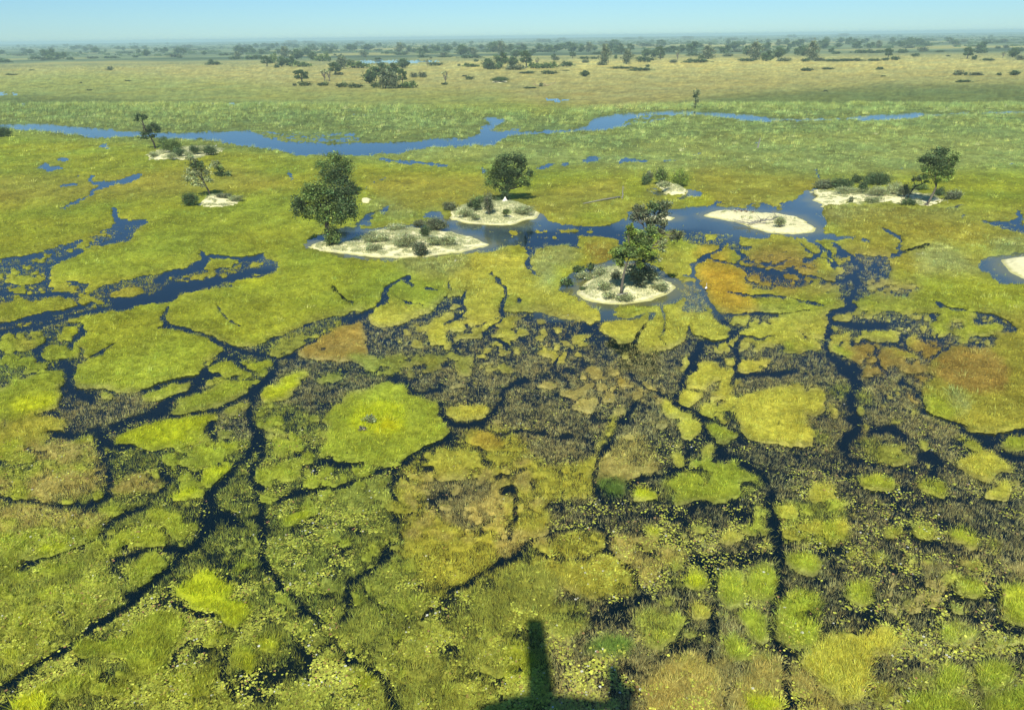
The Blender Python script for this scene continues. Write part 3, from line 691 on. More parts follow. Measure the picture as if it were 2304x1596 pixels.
p a .1 0 0 0 N : 115,518 170,515 170,530 150,545 135,530
p a .35 0 0 0 N : 1350,513 1600,518 1620,530 1370,527
p b .35 0 0 0 N : 150,588 360,583 350,596 200,598
p a .03 0 0 0 N : 640,790 715,780 710,810 690,812
p a .03 0 0 0 N : 380,875 440,870 445,895 400,898
p a .03 0 0 0 N : 205,940 320,905 320,930 460,935 330,960 310,972 290,945
s a .03 0 0 0 N 8 : 600,995 600,1040 700,1040 790,1030 860,1015 930,985
s a .03 0 0 0 N 8 : 760,1035 700,1055 630,1090
s a .06 0 0 0 N 4 : 410,1062 500,1045
s a .1 0 0 0 N 4 : 620,1100 560,1140 500,1165 400,1210
p a .05 0 0 0 N : 390,1205 430,1185 490,1180 430,1213
p a .2 0 0 0 N : 475,1005 515,985 515,1005
p a .35 .2 0 0 G : 1890,950 1930,970 1940,1010 2080,1040 1900,1030
s b .15 0 0 0 N 5 : 350,880 450,895 520,905 610,905 700,915 800,925
s b .05 0 0 0 N 5 : 1030,945 1050,970
p b .05 0 0 0 N : 1360,945 1450,925 1450,905 1510,905 1490,935 1380,950
p b .05 0 0 0 N : 1550,920 1590,900 1610,915 1570,925
p b .03 0 0 0 N : 1690,890 1760,855 1830,875 1740,915 1700,905
p b .03 0 0 0 N : 1920,885 1990,870 2130,895 2090,905 2000,900 1930,915
p b .1 0 0 0 N : 2200,890 2304,888 2304,900 2210,900
p b .1 .1 0 0 N : 640,1260 690,1220 760,1225 760,1270 700,1280
p c .15 0 0 .2 N : 240,790 320,795 320,805 250,802
p c .15 0 0 .2 N : 385,770 400,770 400,795 385,795
p c .3 0 0 .2 N : 640,740 680,700 680,760
p c .1 0 0 0 N : -10,832 200,825 150,840
p c .1 0 0 0 N : 1510,885 1560,880 1550,892
s c .1 0 0 0 N 4 : 1025,895 1045,940
p c .2 0 0 0 N : 2210,850 2250,850 2240,870
s b .55 .2 0 0 D 4 : 420,990 340,1030 300,1060 250,1110
s b .7 .2 0 0 D 4 : 640,1010 540,1050 460,1110
p b .04 0 0 0 N : 200,235 480,235 760,233 760,246 480,250 220,250
p q .03 .1 0 0 W : 860,400 1000,400 1080,440 1080,490 950,500 860,520 800,560 700,510 880,470
p q .6 .2 0 .2 E : 260,370 420,380 560,440 600,500 480,510 300,460
p b .55 .1 0 0 K : 1430,480 1560,475 1640,500 1560,510 1460,500
# tussocks scattered through the loose marsh
r f .95 .2 0 0 Y 75 11 : 1300,1150 2304,1120 2304,1466 1150,1466
r f .9 .2 0 0 R 45 9 : 1500,880 2100,850 2304,1100 1600,1100
r f .93 .2 0 0 W 30 9 : 1950,560 2304,560 2304,850 2080,820
r j .95 .2 0 0 Y 60 12 : 1300,520 2000,480 1700,700 1300,700
r j .95 .2 0 0 Y 46 13 : 1130,720 1700,720 1700,1000 1430,960 1200,1000 1130,860
r j .92 .3 .1 0 G 60 15 : 1200,1300 1750,1300 1780,1596 1200,1596
r j .9 .3 .1 0 E 40 12 : 60,560 700,560 1100,700 1100,1000 760,980 300,860
r k .95 .2 0 0 Y 65 9 : 0,250 1000,260 1050,480 500,520 0,480
r k .93 .2 0 0 G 36 9 : 0,120 600,120 600,280 0,280
r k .9 .3 0 0 R 50 10 : 500,430 1100,450 1060,780 600,700
r k .9 .4 .1 0 E 30 9 : 600,20 1040,60 1100,180 700,180
r k .9 .3 .1 0 G 34 11 : 1050,230 1600,330 1500,500 1100,480
r k .85 .4 .2 0 G 14 12 : 560,780 1040,900 1250,1100 1200,1500 560,1500
r o .9 .4 .2 0 G 30 12 : 0,0 760,0 740,300 200,330 0,700
r o .88 .4 .2 0 G 20 11 : 600,300 2087,100 2087,1300 1300,1500 900,900
r o .9 .4 .2 0 E 12 11 : 900,600 1500,500 1500,800 1000,860
r n .9 .4 .2 0 G 22 13 : 1200,50 2300,0 2200,1200 1400,1200 1300,600
r n .9 .4 .2 0 E 30 14 : 1200,1300 2300,1100 2300,1500 1200,1500
r m .92 .4 .4 0 G 45 12 : 0,0 1300,100 2000,1400 1300,1500 0,600
r m .9 .4 .4 0 D 30 14 : 200,100 1300,100 1900,1400 1300,1500 200,700
r l .92 .4 .4 0 G 60 17 : 0,60 900,0 900,650 0,1300
r l .9 .4 .4 0 G 30 15 : 700,1250 1500,1250 2100,1500 700,1500
r h .9 .4 .4 0 G 60 15 : 0,550 850,500 880,1050 1700,1250 1600,1466 0,1466
r h .92 .4 .3 0 G 40 13 : 1300,600 2050,250 1950,800 1700,1050 1200,900
r i .92 .4 .3 0 G 60 13 : 100,400 560,420 560,700 1000,900 900,1200 100,1250
r i .9 .4 .2 0 E 60 14 : 1150,950 2200,850 2300,1500 1250,1500
r i .9 .4 .2 0 B 50 14 : 1250,200 2100,150 2250,500 1900,560 1500,400
r e .93 .3 .1 0 Y 70 11 : 850,900 1300,830 1700,900 2150,980 2000,1180 1200,1200 850,1050
r e .9 .4 .2 0 D 40 12 : 500,1200 1300,1180 1700,1300 600,1300
r d .9 .3 .3 0 G 40 11 : 0,900 550,840 450,1200 0,1210
r d .9 .3 .3 0 G 40 10 : 0,420 600,260 620,700 0,860
r d .85 .4 .3 0 W 30 9 : 700,560 1700,400 1750,480 900,640
r d .9 .3 .3 0 G 30 11 : 1300,1080 1800,1080 1700,1220 1250,1240
s f .1 .2 .1 0 D 5 : 1330,620 1420,680 1380,760
s f .1 .2 .1 0 D 5 : 1860,520 1950,640 2100,700 2200,780
s f .1 .2 .1 0 D 5 : 690,1120 760,1240 720,1330 800,1440
s f .1 .2 .1 0 D 5 : 1240,1380 1400,1340 1550,1380 1700,1330
s g .1 .2 .1 0 B 5 : 470,900 380,980 240,1010
s g .1 .2 .1 0 B 6 : 730,1150 600,1200 420,1190
s k .1 .2 .1 0 B 6 : 640,440 720,520 700,640 780,720
s k .1 .2 .1 0 B 6 : 1130,420 1180,500 1130,600
s k .1 .2 .1 0 B 6 : 560,480 700,460 820,500
s j .1 .2 .1 0 B 6 : 1640,330 1700,420 1720,560 1680,680
s j .1 .2 .1 0 B 6 : 860,540 880,640 1000,720 1180,790
s j .15 .2 .1 0 B 6 : 300,420 260,540 340,700
s i .1 .2 .2 0 D 6 : 1480,300 1300,330 1260,280 1100,220
s i .1 .2 .2 0 D 6 : 1750,580 1900,640 2050,600 2250,640
s e .1 .2 .2 0 D 5 : 1280,770 1240,900 1160,960
s e .1 .2 .2 0 D 5 : 1500,930 1400,1040 1500,1120
s d .25 .2 .1 0 D 4 : 1420,690 1500,760 1560,830
s m .1 .2 .2 0 D 9 : 860,480 1000,560 1080,680
s m .1 .2 .2 0 D 8 : 1040,380 1100,260 1200,160
s n .1 .2 .2 0 B 8 : 1460,1040 1500,900 1540,830
s h .1 .2 .2 0 D 8 : 430,500 560,520 700,500
s h .1 .2 .2 0 D 8 : 0,1010 160,1050 420,1070 640,1060
'''
# regions of the traced plan: (x0, y0, scale) in photograph pixels -> plan units
TAGS = {'Z': (0, 0, 1.7778), 'a': (0, 100, .6076), 'b': (1300, 100, .6076), 'c': (2600, 100, .6493), 'd': (0, 800, .6076),
        'e': (1100, 700, .6076), 'f': (2300, 700, .4774), 'g': (3100, 600, .4386), 'h': (0, 1500, .4774), 'i': (1000, 1400, .5208),
        'j': (2100, 1200, .5014), 'k': (3100, 1100, .564), 'l': (0, 2100, .4774), 'm': (1000, 2100, .4774), 'n': (2000, 2100, .4774),
        'o': (3000, 2000, .5252), 'q': (2500, 640, .285), 'r': (1700, 580, .418), 's': (2200, 800, .2757), 't': (3200, 560, .532),
        'u': (500, 440, .4606), 'w': (1150, 600, .608), 'x': (2740, 800, .2431), 'v1': (0, 120, .623), 'v2': (800, 120, .623),
        'v3': (1600, 120, .623), 'v4': (2400, 120, .623), 'v5': (3200, 120, .681)}
def PT(tg, pts):
    x0, y0, s = TAGS[tg]; a = np.asarray(pts, float)
    return np.stack([(x0 + a[..., 0] * s) / 1.7778, (y0 + a[..., 1] * s) / 1.7778], -1)
def PL(tg, s):
    return PT(tg, [[float(q) for q in p.split(',')] for p in s.split()])
CLR = {k: np.array(v) for k, v in {
    'F': (.16, .21, .10), 'H': (.56, .50, .14), 'S': (.43, .40, .12), 'T': (.33, .37, .09), 'N': (.24, .31, .085), 'V': (.31, .38, .10),
    'G': (.32, .37, .032), 'W': (.34, .33, .042), 'L': (.45, .50, .018), 'Y': (.47, .45, .055), 'O': (.38, .30, .04), 'A': (.44, .31, .03),
    'R': (.34, .25, .05), 'B': (.29, .27, .10), 'D': (.27, .30, .05), 'E': (.36, .31, .08), 'K': (.11, .18, .03), 'P': (.38, .42, .12),
    'X': (.62, .60, .008)}.items()}
MW, MH = 1152, 798
def chaikin(p, n=2, closed=True):
    for it in range(n):
        w_ = .12 if it == 0 else .25
        q = np.roll(p, -1, 0) if closed else p[1:]
        b = p if closed else p[:-1]
        r = np.empty((len(q) * 2, 2)); r[0::2] = b * (1 - w_) + q * w_; r[1::2] = b * w_ + q * (1 - w_)
        if not closed: r = np.vstack([p[:1], r, p[-1:]])
        p = r
    return p
def pip(px, py, P):
    c = np.zeros(px.shape, bool); Q = np.roll(P, -1, 0)
    for (x1, y1), (x2, y2) in zip(P, Q):
        if y1 == y2: continue
        m = (y1 > py) != (y2 > py)
        c ^= m & (px < (x2 - x1) * (py - y1) / (y2 - y1) + x1)
    return c
def pdist(px, py, P, closed=True):
    d = np.full(px.shape, 1e9)
    Q = np.roll(P, -1, 0) if closed else P[1:]
    for (x1, y1), (x2, y2) in zip(P if closed else P[:-1], Q):
        vx, vy = x2 - x1, y2 - y1; L = vx * vx + vy * vy + 1e-9
        t = np.clip(((px - x1) * vx + (py - y1) * vy) / L, 0, 1)
        d = np.minimum(d, np.hypot(px - x1 - t * vx, py - y1 - t * vy))
    return d
# plan of the delta: how much plant cover, loose stems, lily leaves, tall reeds and which colour stands where
plan = np.zeros((MH, MW, 8), np.float32); plan[..., 0] = .95; plan[..., 4:7] = CLR['G']
prand = random.Random(11)
_gy, _gx = np.mgrid[0:MH, 0:MW]; _gx = _gx * 2.0 + 1; _gy = _gy * 2.0 + 1
for ln in PLAN.strip().splitlines():
    if ln.startswith('#') or not ln.strip(): continue
    hd, pts = ln.split(':'); hd = hd.split(); P = PL(hd[1], pts)
    vals = [float(v) for v in hd[2:6]]
    if hd[6] == 'B' and hd[0] != 's' and vals[1] >= .4: vals[0] *= .25
    w = float(hd[7]) / 2 if hd[0] == 's' else 0
    if hd[0] == 'r':                      # many small tussocks spread through an area
        n = 0; lo = P.min(0); hi = P.max(0); tries = 0
        while n < int(hd[7]) and tries < 4000:
            tries += 1; cx = prand.uniform(lo[0], hi[0]); cy = prand.uniform(lo[1], hi[1])
            if not pip(np.array([cx]), np.array([cy]), P)[0]: continue
            n += 1; a = float(hd[8]) * prand.uniform(.45, 1.5); b = a * prand.uniform(.35, .65)
            x0 = max(int((cx - a) / 2) - 1, 0); x1 = min(int((cx + a) / 2) + 2, MW); y0 = max(int((cy - b) / 2) - 1, 0); y1 = min(int((cy + b) / 2) + 2, MH)
            if x1 <= x0 or y1 <= y0: continue
            gx = _gx[y0:y1, x0:x1]; gy = _gy[y0:y1, x0:x1]; th = prand.uniform(-.4, .4); dx = gx - cx; dy = gy - cy + th * dx * .4
            m = (dx / a) ** 2 + (dy / b) ** 2 < 1 + .5 * vn(gx / 9, gy / 6, 3); sub = plan[y0:y1, x0:x1]; m &= sub[..., 7] < .5; sub[m, :4] = vals; sub[m, 4:7] = CLR[hd[6]]
        continue
    if hd[1] != 'Z': P = chaikin(P, 2, hd[0] == 'p')
    if hd[0] == 's': w += .3
    x0, y0 = np.floor((P.min(0) - w) / 2).astype(int); x1, y1 = np.ceil((P.max(0) + w) / 2).astype(int) + 1
    x0 = max(x0, 0); y0 = max(y0, 0); x1 = min(x1, MW); y1 = min(y1, MH)
    if x1 <= x0 or y1 <= y0: continue
    gx = _gx[y0:y1, x0:x1]; gy = _gy[y0:y1, x0:x1]
    if hd[0] == 'p': m = pip(gx, gy, P)
    else: m = pdist(gx, gy, P, False) < w * (1 + .35 * vn(gx / 17, gy / 17, 5)) + .3
    sub = plan[y0:y1, x0:x1]; sub[m, :4] = vals
    if hd[0] == 'p': sub[m, 4:7] = CLR[hd[6]]; sub[m, 7] = 0
    else: sub[m, 7] = np.maximum(sub[m, 7], 1 - vals[0])
    if hd[0] == 's' and hd[6] in 'BD': sub[m, 4:7] = sub[m, 4:7] * .5 + CLR[hd[6]] * .5
def blur(a, r):
    for ax in (0, 1):
        p = np.concatenate([np.repeat(np.take(a, [0], ax), r, ax), a, np.repeat(np.take(a, [-1], ax), r, ax)], ax)
        c = np.cumsum(p, ax, dtype=np.float64); z = np.zeros_like(np.take(c, [0], ax)); c = np.concatenate([z, c], ax)
        n = a.shape[ax]; a = ((np.take(c, range(2 * r + 1, 2 * r + 1 + n), ax) - np.take(c, range(n), ax)) / (2 * r + 1)).astype(np.float32)
    return a
_M = plan[..., 0]; _k = sst(.35, .7, plan[..., 1]) * sst(1.0, .97, _M)
plan[..., 0] = _M * (1 - _k) + _k * np.where(_M >= .6, .31 + (_M - .6) * .5, _M * .25)
plan[..., :4] = blur(plan[..., :4], 1); plan[330:, :, :4] = blur(plan[330:, :, :4], 1); plan[..., 7:] = blur(plan[..., 7:], 1)
_c = blur(blur(plan[..., 4:7], 4), 4); plan[..., 4:7] = plan[..., 4:7] * .0 + blur(blur(plan[..., 4:7], 2), 2) * .45 + _c * .55
plan[:360, :, 4:7] = blur(blur(_c, 5), 4)[:360]
def look(x, y):
    """plan values at ground points; edges are ragged on the scale of plants"""
    u, v = proj(x, y)
    c = np.maximum((-(np.stack([x, y, np.zeros_like(x) - H], -1) @ RW)[..., 2]) / F, .02)   # metres per unit
    wx = .16 * vn(x / .7, y / .7, 10) + .6 * vn(x / 2.2, y / 2.2, 11) + .9 * vn(x / 8, y / 8, 13); wy = .16 * vn(x / .7, y / .7, 20) + .6 * vn(x / 2.2, y / 2.2, 21) + 1.1 * vn(x / 8, y / 8, 23)
    lim = 9.0
    u = u + np.clip(wx / c, -lim, lim); v = v + np.clip(wy / c * H / np.hypot(y, H) * .8, -lim, lim)
    fu = u / 2 - .5; fv = v / 2 - .5
    iu = np.floor(fu).astype(int); iv = np.floor(fv).astype(int); au = (fu - iu)[..., None]; av = (fv - iv)[..., None]
    def at(i, j):
        i = np.abs(i); i = np.where(i >= MW, 2 * MW - 1 - i, i) % MW; j = np.abs(j); j = np.where(j >= MH, 2 * MH - 1 - j, j) % MH
        return plan[j, i]
    return (at(iu, iv) * (1 - au) + at(iu + 1, iv) * au) * (1 - av) + (at(iu, iv + 1) * (1 - au) + at(iu + 1, iv + 1) * au) * av
# ------------------------------------------------------------------ sand islands (outline, height)
ISL = [('e', '215,470 300,430 450,440 620,370 760,350 950,345 1150,375 1300,410 1405,450 1390,475 1250,510 1050,530 800,548 550,530 350,512 250,495', .8),
       ('e', '1130,250 1180,215 1300,170 1440,165 1600,180 1690,215 1740,248 1715,285 1560,328 1420,338 1280,322 1180,292', .6),
       ('f', '0,1000 60,930 160,830 230,775 370,755 500,760 640,800 720,870 800,900 850,940 780,1000 640,1060 450,1090 250,1080 100,1050', .7),
       ('f', '1080,345 1160,300 1300,293 1500,308 1700,323 1860,350 1960,400 2025,450 1990,482 1850,493 1650,482 1500,452 1400,420 1340,390 1200,365', .7),
       ('f', '540,362 640,345 740,340 850,358 800,378 700,387 600,380', .4),
       ('g', '330,452 390,420 360,400 370,370 450,362 700,375 1000,370 1300,370 1500,420 1650,480 1500,512 1300,512 1000,517 700,503 430,523 440,490', .7),
       ('g', '2060,1010 2140,988 2271,980 2420,990 2440,1150 2330,1190 2271,1172 2180,1125 2100,1062', .9),
       ('a', '940,865 1000,825 1250,798 1430,798 1505,820 1440,850 1300,888 1100,900 980,900', .9),
       ('a', '1285,1192 1340,1150 1440,1130 1600,1160 1600,1175 1560,1192 1430,1212 1320,1207', .4),
       ('q', '400,345 500,308 640,345 780,390 890,425 860,482 700,503 600,500 500,430', 1.0),
       ('e', '555,158 610,150 650,165 620,190 570,188', .4),
       ('b', '1085,378 1130,366 1200,368 1205,376 1150,383', .8),
       ('c', '980,1028 1000,1022 1010,1030 990,1034', .15)]
ISLW = []
for tg, s, h in ISL:
    P = chaikin(PL(tg, s), 2); w, _ = G(P[:, 0], P[:, 1]); w = w[:, :2]
    k4 = max(1, int(np.ptp(w[:, 0]) * 5 / len(w))); f4 = (np.arange(k4) / k4)[None, :, None]
    w = (w[:, None] * (1 - f4) + np.roll(w, -1, 0)[:, None] * f4).reshape(-1, 2); a4 = min(1.0, np.ptp(w[:, 0]) / 25)
    w = w + a4 * np.stack([.45 * vn(w[:, 0] / 1.4, w[:, 1] / 1.4, 201) + .5 * vn(w[:, 0] / 4, w[:, 1] / 4, 202), .8 * vn(w[:, 0] / 1.3, w[:, 1] / 1.6, 203) + .9 * vn(w[:, 0] / 4, w[:, 1] / 5, 204)], -1)
    ISLW.append((w, h))
PEAK = []
for ki, tg, px_, py_, hp, sg in ((1, 'r', 770, 625, 1.5, 5.0), (2, 's', 1120, 1180, 1.1, 5.0), (8, 'u', 735, 790, 1.3, 3.5), (9, 'q', 560, 400, .8, 3.5)):
    w_ = G(*PT(tg, [[px_, py_]])[0])[0][0]; PEAK.append((ki, w_[0], w_[1], hp, sg))
def isl_h(x, y, k):
    P, h = ISLW[k]; d = pdist(x, y, P); ins = pip(x, y, P)
    ext = max(np.ptp(P[:, 0]), 3) * .22
    ext = min(ext, np.ptp(P[:, 1]) * .45 + 1)
    z = h * (.22 * sst(0, .8, d) + .78 * sst(0, ext, d) ** 1.3)
    for (ki, px_, py_, hp, sg) in PEAK:
        if ki == k: z = z + hp * np.exp(-((x - px_) ** 2 + (y - py_) ** 2 * .6) / (2 * sg * sg)) * sst(0, 3.5, d)
    z = z + (.07 * vn(x * 1.3, y * 1.3, 3) + .05 * vn(x * 3.1, y * 3.1, 4)) * sst(0, 1, d)
    return np.where(ins, z + .03, -.25 * sst(0, .6, d) - .0)
def ground_z(x, y):
    x = np.atleast_1d(np.asarray(x, float)); y = np.atleast_1d(np.asarray(y, float)); z = np.zeros_like(x)
    for k, (P, h) in enumerate(ISLW):
        m = (x > P[:, 0].min()) & (x < P[:, 0].max()) & (y > P[:, 1].min()) & (y < P[:, 1].max())
        if m.any(): z[m] = np.maximum(z[m], isl_h(x[m], y[m], k))
    return z
# ------------------------------------------------------------------ the ground sheet and the water
def depth_rows():
    v = np.concatenate([np.arange(1760, 130, -2.2), np.arange(130, 90, -1.2), np.arange(90, 83, -.6)])
    dep = np.arctan(.4115) + np.arctan((v - 798) / F)
    dep = dep[dep > R(.075)]
    return H / np.tan(dep), dep
def veg_z(x, y, q, c):
    big = np.clip(1.6 - c / .35, .25, 1)
    n = .34 * fbm(x / 3.2, y / 3.2, 31, 2) * 1.5 + .30 * big * vn(x / .9, y / .9, 37) + .2 * vn(x / 12, y / 12, 41)
    M = q[..., 0]; cov = M + n * (1 - .82 * np.abs(2 * M - 1)) * 1.35; cov = cov - sst(.3, .8, q[..., 7]) * .75
    s = sst(.42, .56, cov); T = q[..., 3]
    up = .16 + .24 * np.maximum(vn(x / .9, y / 1.0, 51) + .3 * vn(x / .4, y / .4, 52), -.4) * big + .16 * fbm(x / 4.5, y / 4.5, 57, 2) + T * (1.5 * sst(-.1, .7, fbm(x / 3.6, y / 5, 61, 3)) + .2)
    return -.22 + s * (.30 + np.maximum(up, 0)), s, cov
Dr, dep = depth_rows()
pitch = math.atan(.4115); zc = Dr * math.cos(pitch) + H * math.sin(pitch)
us = np.concatenate([np.linspace(-1100, -60, 120), np.arange(-58, 2364, 2.4), np.linspace(2368, 3400, 120)])
X = (us[None, :] - CX) / F * zc[:, None]; Y = np.repeat(Dr[:, None], len(us), 1)
q = look(X, Y); cc = np.repeat((zc / F)[:, None], len(us), 1)
Z, sc, cov = veg_z(X, Y, q, cc)
lum = 1 + .16 * fbm(X / 14, Y / 14, 71, 3) * 1.5 + .12 * vn(X / 2.2, Y / 2.2, 75)
hue = fbm(X / 22, Y / 22, 81, 3)
lum = lum * (1 + .22 * vn(X / .9, Y / 1.0, 51)) * (1 + .22 * fbm(X / 4.5, Y / 6, 77, 2) * 1.6)
C = q[..., 4:7] * lum[..., None] * (.74 + .16 * sst(600, 1300, Y) - .34 * np.clip(q[..., 3], 0, .8))[..., None]; C[..., 0] *= 1 + .14 * hue; C[..., 2] *= 1 - .2 * hue  # thatch tone, darkened more under reeds: shade of the gaps put into colour
# far plain: bands of dry grass, green swamp and dark scrub
far = sst(1500, 2300, Y)
st = fbm(X / 520 + 3, Y / 260, 91, 4); st2 = fbm(X / 150, Y / 120, 95, 3)
fc = CLR['F'] * (1 + .35 * st2[..., None])
cen = np.exp(-((X / Y) / .45) ** 2)
fc = fc + (CLR['S'] * .95 - fc) * (sst(.10, .34, st + .12 * cen) * sst(9000, 3500, Y) * .85)[..., None]
fc = fc + (np.array((.20, .27, .12)) - fc) * (sst(.0, .3, st2) * .5)[..., None]
fc = fc + (np.array((.05, .08, .045)) - fc) * (sst(-.15, -.4, st) * .8)[..., None]
C = C + (fc - C) * far[..., None]
Z = Z + far * .0
nr, nc = X.shape; idx = np.arange(nr * nc).reshape(nr, nc)
Fc = np.stack([idx[:-1, :-1], idx[:-1, 1:], idx[1:, 1:], idx[1:, :-1]], -1).reshape(-1, 4)
V = np.stack([X, Y, Z], -1).reshape(-1, 3)
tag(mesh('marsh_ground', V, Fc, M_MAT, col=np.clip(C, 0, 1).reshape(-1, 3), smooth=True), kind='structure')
# water sheet: shallow water over sand is paler near the islands
v2 = np.concatenate([np.arange(1760, 150, -6), np.arange(150, 90, -3), [88, 86, 84, 83]]); d2 = np.arctan(.4115) + np.arctan((v2 - 798) / F); D2 = H / np.tan(np.maximum(d2, R(.07)))
u2 = np.arange(-1100, 3401, 6.0); z2 = D2 * math.cos(pitch) + H * math.sin(pitch)
X2 = (u2[None] - CX) / F * z2[:, None]; Y2 = np.repeat(D2[:, None], len(u2), 1)
near = np.full(X2.shape, 99.0)
for P, h in ISLW:
    m = (X2 > P[:, 0].min() - 9) & (X2 < P[:, 0].max() + 9) & (Y2 > P[:, 1].min() - 9) & (Y2 < P[:, 1].max() + 9)
    near[m] = np.minimum(near[m], np.where(pip(X2[m], Y2[m], P), 0, pdist(X2[m], Y2[m], P)))
sh = sst(4.5, .3, near + .8 * vn(X2 / 3, Y2 / 3, 7))[..., None]
pond = sst(22, 4, near)[..., None]
WC = np.array((.0008, .006, .008)) * np.ones(X2.shape + (3,)); WC = WC * (1 - pond) + np.array((.055, .088, .095)) * pond
WC = WC + look(X2, Y2)[..., 4:7] * (.02 * look(X2, Y2)[..., 1:2])
WC = WC * (1 - sh) + np.array((.16, .16, .055)) * sh
n2r, n2c = X2.shape; id2 = np.arange(n2r * n2c).reshape(n2r, n2c)
F2 = np.stack([id2[:-1, :-1], id2[:-1, 1:], id2[1:, 1:], id2[1:, :-1]], -1).reshape(-1, 4)
tag(mesh('water', np.stack([X2, Y2, X2 * 0], -1).reshape(-1, 3), F2, M_WATER, col=WC.reshape(-1, 3), smooth=True), kind='structure')
# ground under and behind everything
g = 39500.0
tag(mesh('marsh_bed', [(-g, -g, -.9), (g, -g, -.9), (g, g, -.9), (-g, g, -.9)], np.array([[0, 1, 2, 3]]), mat_plain('marsh_bed_mud', (.06, .07, .04)), ), kind='structure')
for k, (P, h) in enumerate(ISLW):
    lo = P.min(0) - .8; hi = P.max(0) + .8; n = int(min(190, max(14, np.ptp(P[:, 0]) / .28))); m = int(min(190, max(12, (hi - lo)[1] / .3)))
    gx, gy = np.meshgrid(np.linspace(lo[0], hi[0], n), np.linspace(lo[1], hi[1], m))
    d = pdist(gx, gy, P); ins = pip(gx, gy, P)
    z = np.where(ins, isl_h(gx, gy, k), -.3 * sst(0, .8, d) + .0)
    base = np.array((.86, .81, .46)); rim = np.array((.56, .54, .22))
    t = sst(.15, 1.1, d + .3 * vn(gx / .8, gy / .8, 3))[..., None]
    dirt = (.55 * sst(.0, .5, fbm(gx / 1.6, gy / 1.6, 9, 3)) * (.9 if k in (0, 1, 2, 7, 8, 9) else .4))[..., None]
    c = rim * (1 - t) + base * t; c = c * (1 - dirt) + np.array((.44, .42, .29)) * dirt
    if k == 3:
        ring = (np.exp(-((d - 4.5) / 1.8) ** 2) * sst(P[:, 0].mean(), P[:, 0].max(), gx))[..., None]; c = c * (1 - .35 * ring) + np.array((.55, .48, .22)) * .35 * ring
        tr = (sst(.25, .5, vn(gx / .35, gy / .35, 77)) * .35)[..., None]; c = c * (1 - tr) + np.array((.38, .35, .16)) * tr
    ii = np.arange(n * m).reshape(m, n); keep = (ins | (d < 1.0)); kk = keep[:-1, :-1] & keep[1:, 1:] & keep[:-1, 1:] & keep[1:, :-1]
    ff = np.stack([ii[:-1, :-1], ii[:-1, 1:], ii[1:, 1:], ii[1:, :-1]], -1)[kk]
    tag(mesh('sand_island', np.stack([gx, gy, z], -1).reshape(-1, 3), ff.reshape(-1, 4), M_SAND, col=c.reshape(-1, 3), smooth=True), kind='structure')
# ------------------------------------------------------------------ grass, reeds and lily leaves
def blades(name, x, y, z0, h, w, lean, az, col, tip=1.25, lab=None):
    n = len(x); a = rng.uniform(0, math.pi, n); dx = np.cos(a) * w / 2; dy = np.sin(a) * w / 2
    V = np.empty((n, 3, 3), np.float32)
    V[:, 0] = np.stack([x - dx, y - dy, z0], -1); V[:, 1] = np.stack([x + dx, y + dy, z0], -1)
    V[:, 2] = np.stack([x + np.cos(az) * lean * h, y + np.sin(az) * lean * h, z0 + h * np.sqrt(np.maximum(1 - lean ** 2, .05))], -1)
    c = np.repeat(col[:, None], 3, 1); c[:, 2] *= tip
    o = mesh(name, V.reshape(-1, 3), np.arange(n * 3).reshape(-1, 3), M_BLADE, col=c.reshape(-1, 3))
    return tag(o, lab[0], lab[1], kind='stuff')
def sample(n, v0, v1, pw=1.0):
    u = rng.uniform(-120, 2424, n); v = v0 + (v1 - v0) * rng.random(n) ** pw
    p, t = G(u, v); return p[:, 0], p[:, 1], t, v
def fan(name, n, v0, v1, per, sig, h, w, lean, pick, lab, cmul=1.1, mixc=None, clum=.22, wlean=.5, pw=1.0, hmax=9, sink=.03):
    """grass in tussocks: every tussock shares a tone, its stems lean outwards and with the wind"""
    x, y, t, v = sample(n, v0, v1, pw); q = look(x, y); z, s, cov = veg_z(x, y, q, t)
    k = np.nonzero(pick(x, y, t, v, q, s, cov) & (ground_z(x, y) < .02))[0]; m = len(k)
    cl = np.exp(rng.normal(0, clum, m)) * (1 + .28 * vn(x[k] / .9, y[k] / 1.0, 51)) * (1 + .22 * fbm(x[k] / 14, y[k] / 14, 71, 3)); ch = rng.normal(0, .08, m) + .12 * fbm(x[k] / 22, y[k] / 22, 81, 3)
    wd = .7 + .9 * vn(x[k] / 9, y[k] / 9, 111)
    K = np.repeat(k, per); N = len(K); sg = np.maximum(sig, t[K] * (3.2 if name == 'tall_reeds' else 1.6)) * np.repeat(rng.uniform(.6, 1.3, m), per)
    ox = rng.normal(0, 1, N) * sg; oy = rng.normal(0, 1, N) * sg
    bx = x[K] + ox; by = y[K] + oy; tt = t[K]
    hh = np.clip(np.maximum(h, tt * (7.5 if name == 'tall_reeds' else 1.5)), 0, hmax) * rng.uniform(.55, 1.3, N) * np.repeat(rng.uniform(.8, 1.25, m), per)
    ww = np.maximum(w, tt * .55) * rng.uniform(.7, 1.2, N)
    wdr = np.repeat(wd, per); az = np.arctan2(oy + sg * wlean * np.sin(wdr) + 1e-6, ox + sg * wlean * np.cos(wdr)); ln = np.clip(lean * np.hypot(ox, oy) / sg + rng.normal(0, .15, N), 0, .9)
    c = q[K, 4:7] * (np.repeat(cl, per) * np.exp(rng.normal(0, .16, N)))[:, None]
    if mixc is not None: c = c * .62 + np.array(mixc) * .38 * np.repeat(cl, per)[:, None]
    hu = np.repeat(ch, per); c[:, 0] *= 1 + hu; c[:, 2] *= 1 - hu
    zz = np.where(s[K] > .5, z[K] - .04, -sink)
    blades(name, bx, by, zz, hh, ww, ln, az, np.clip(c * cmul, 0, 1), lab=lab); print(name, m, N)
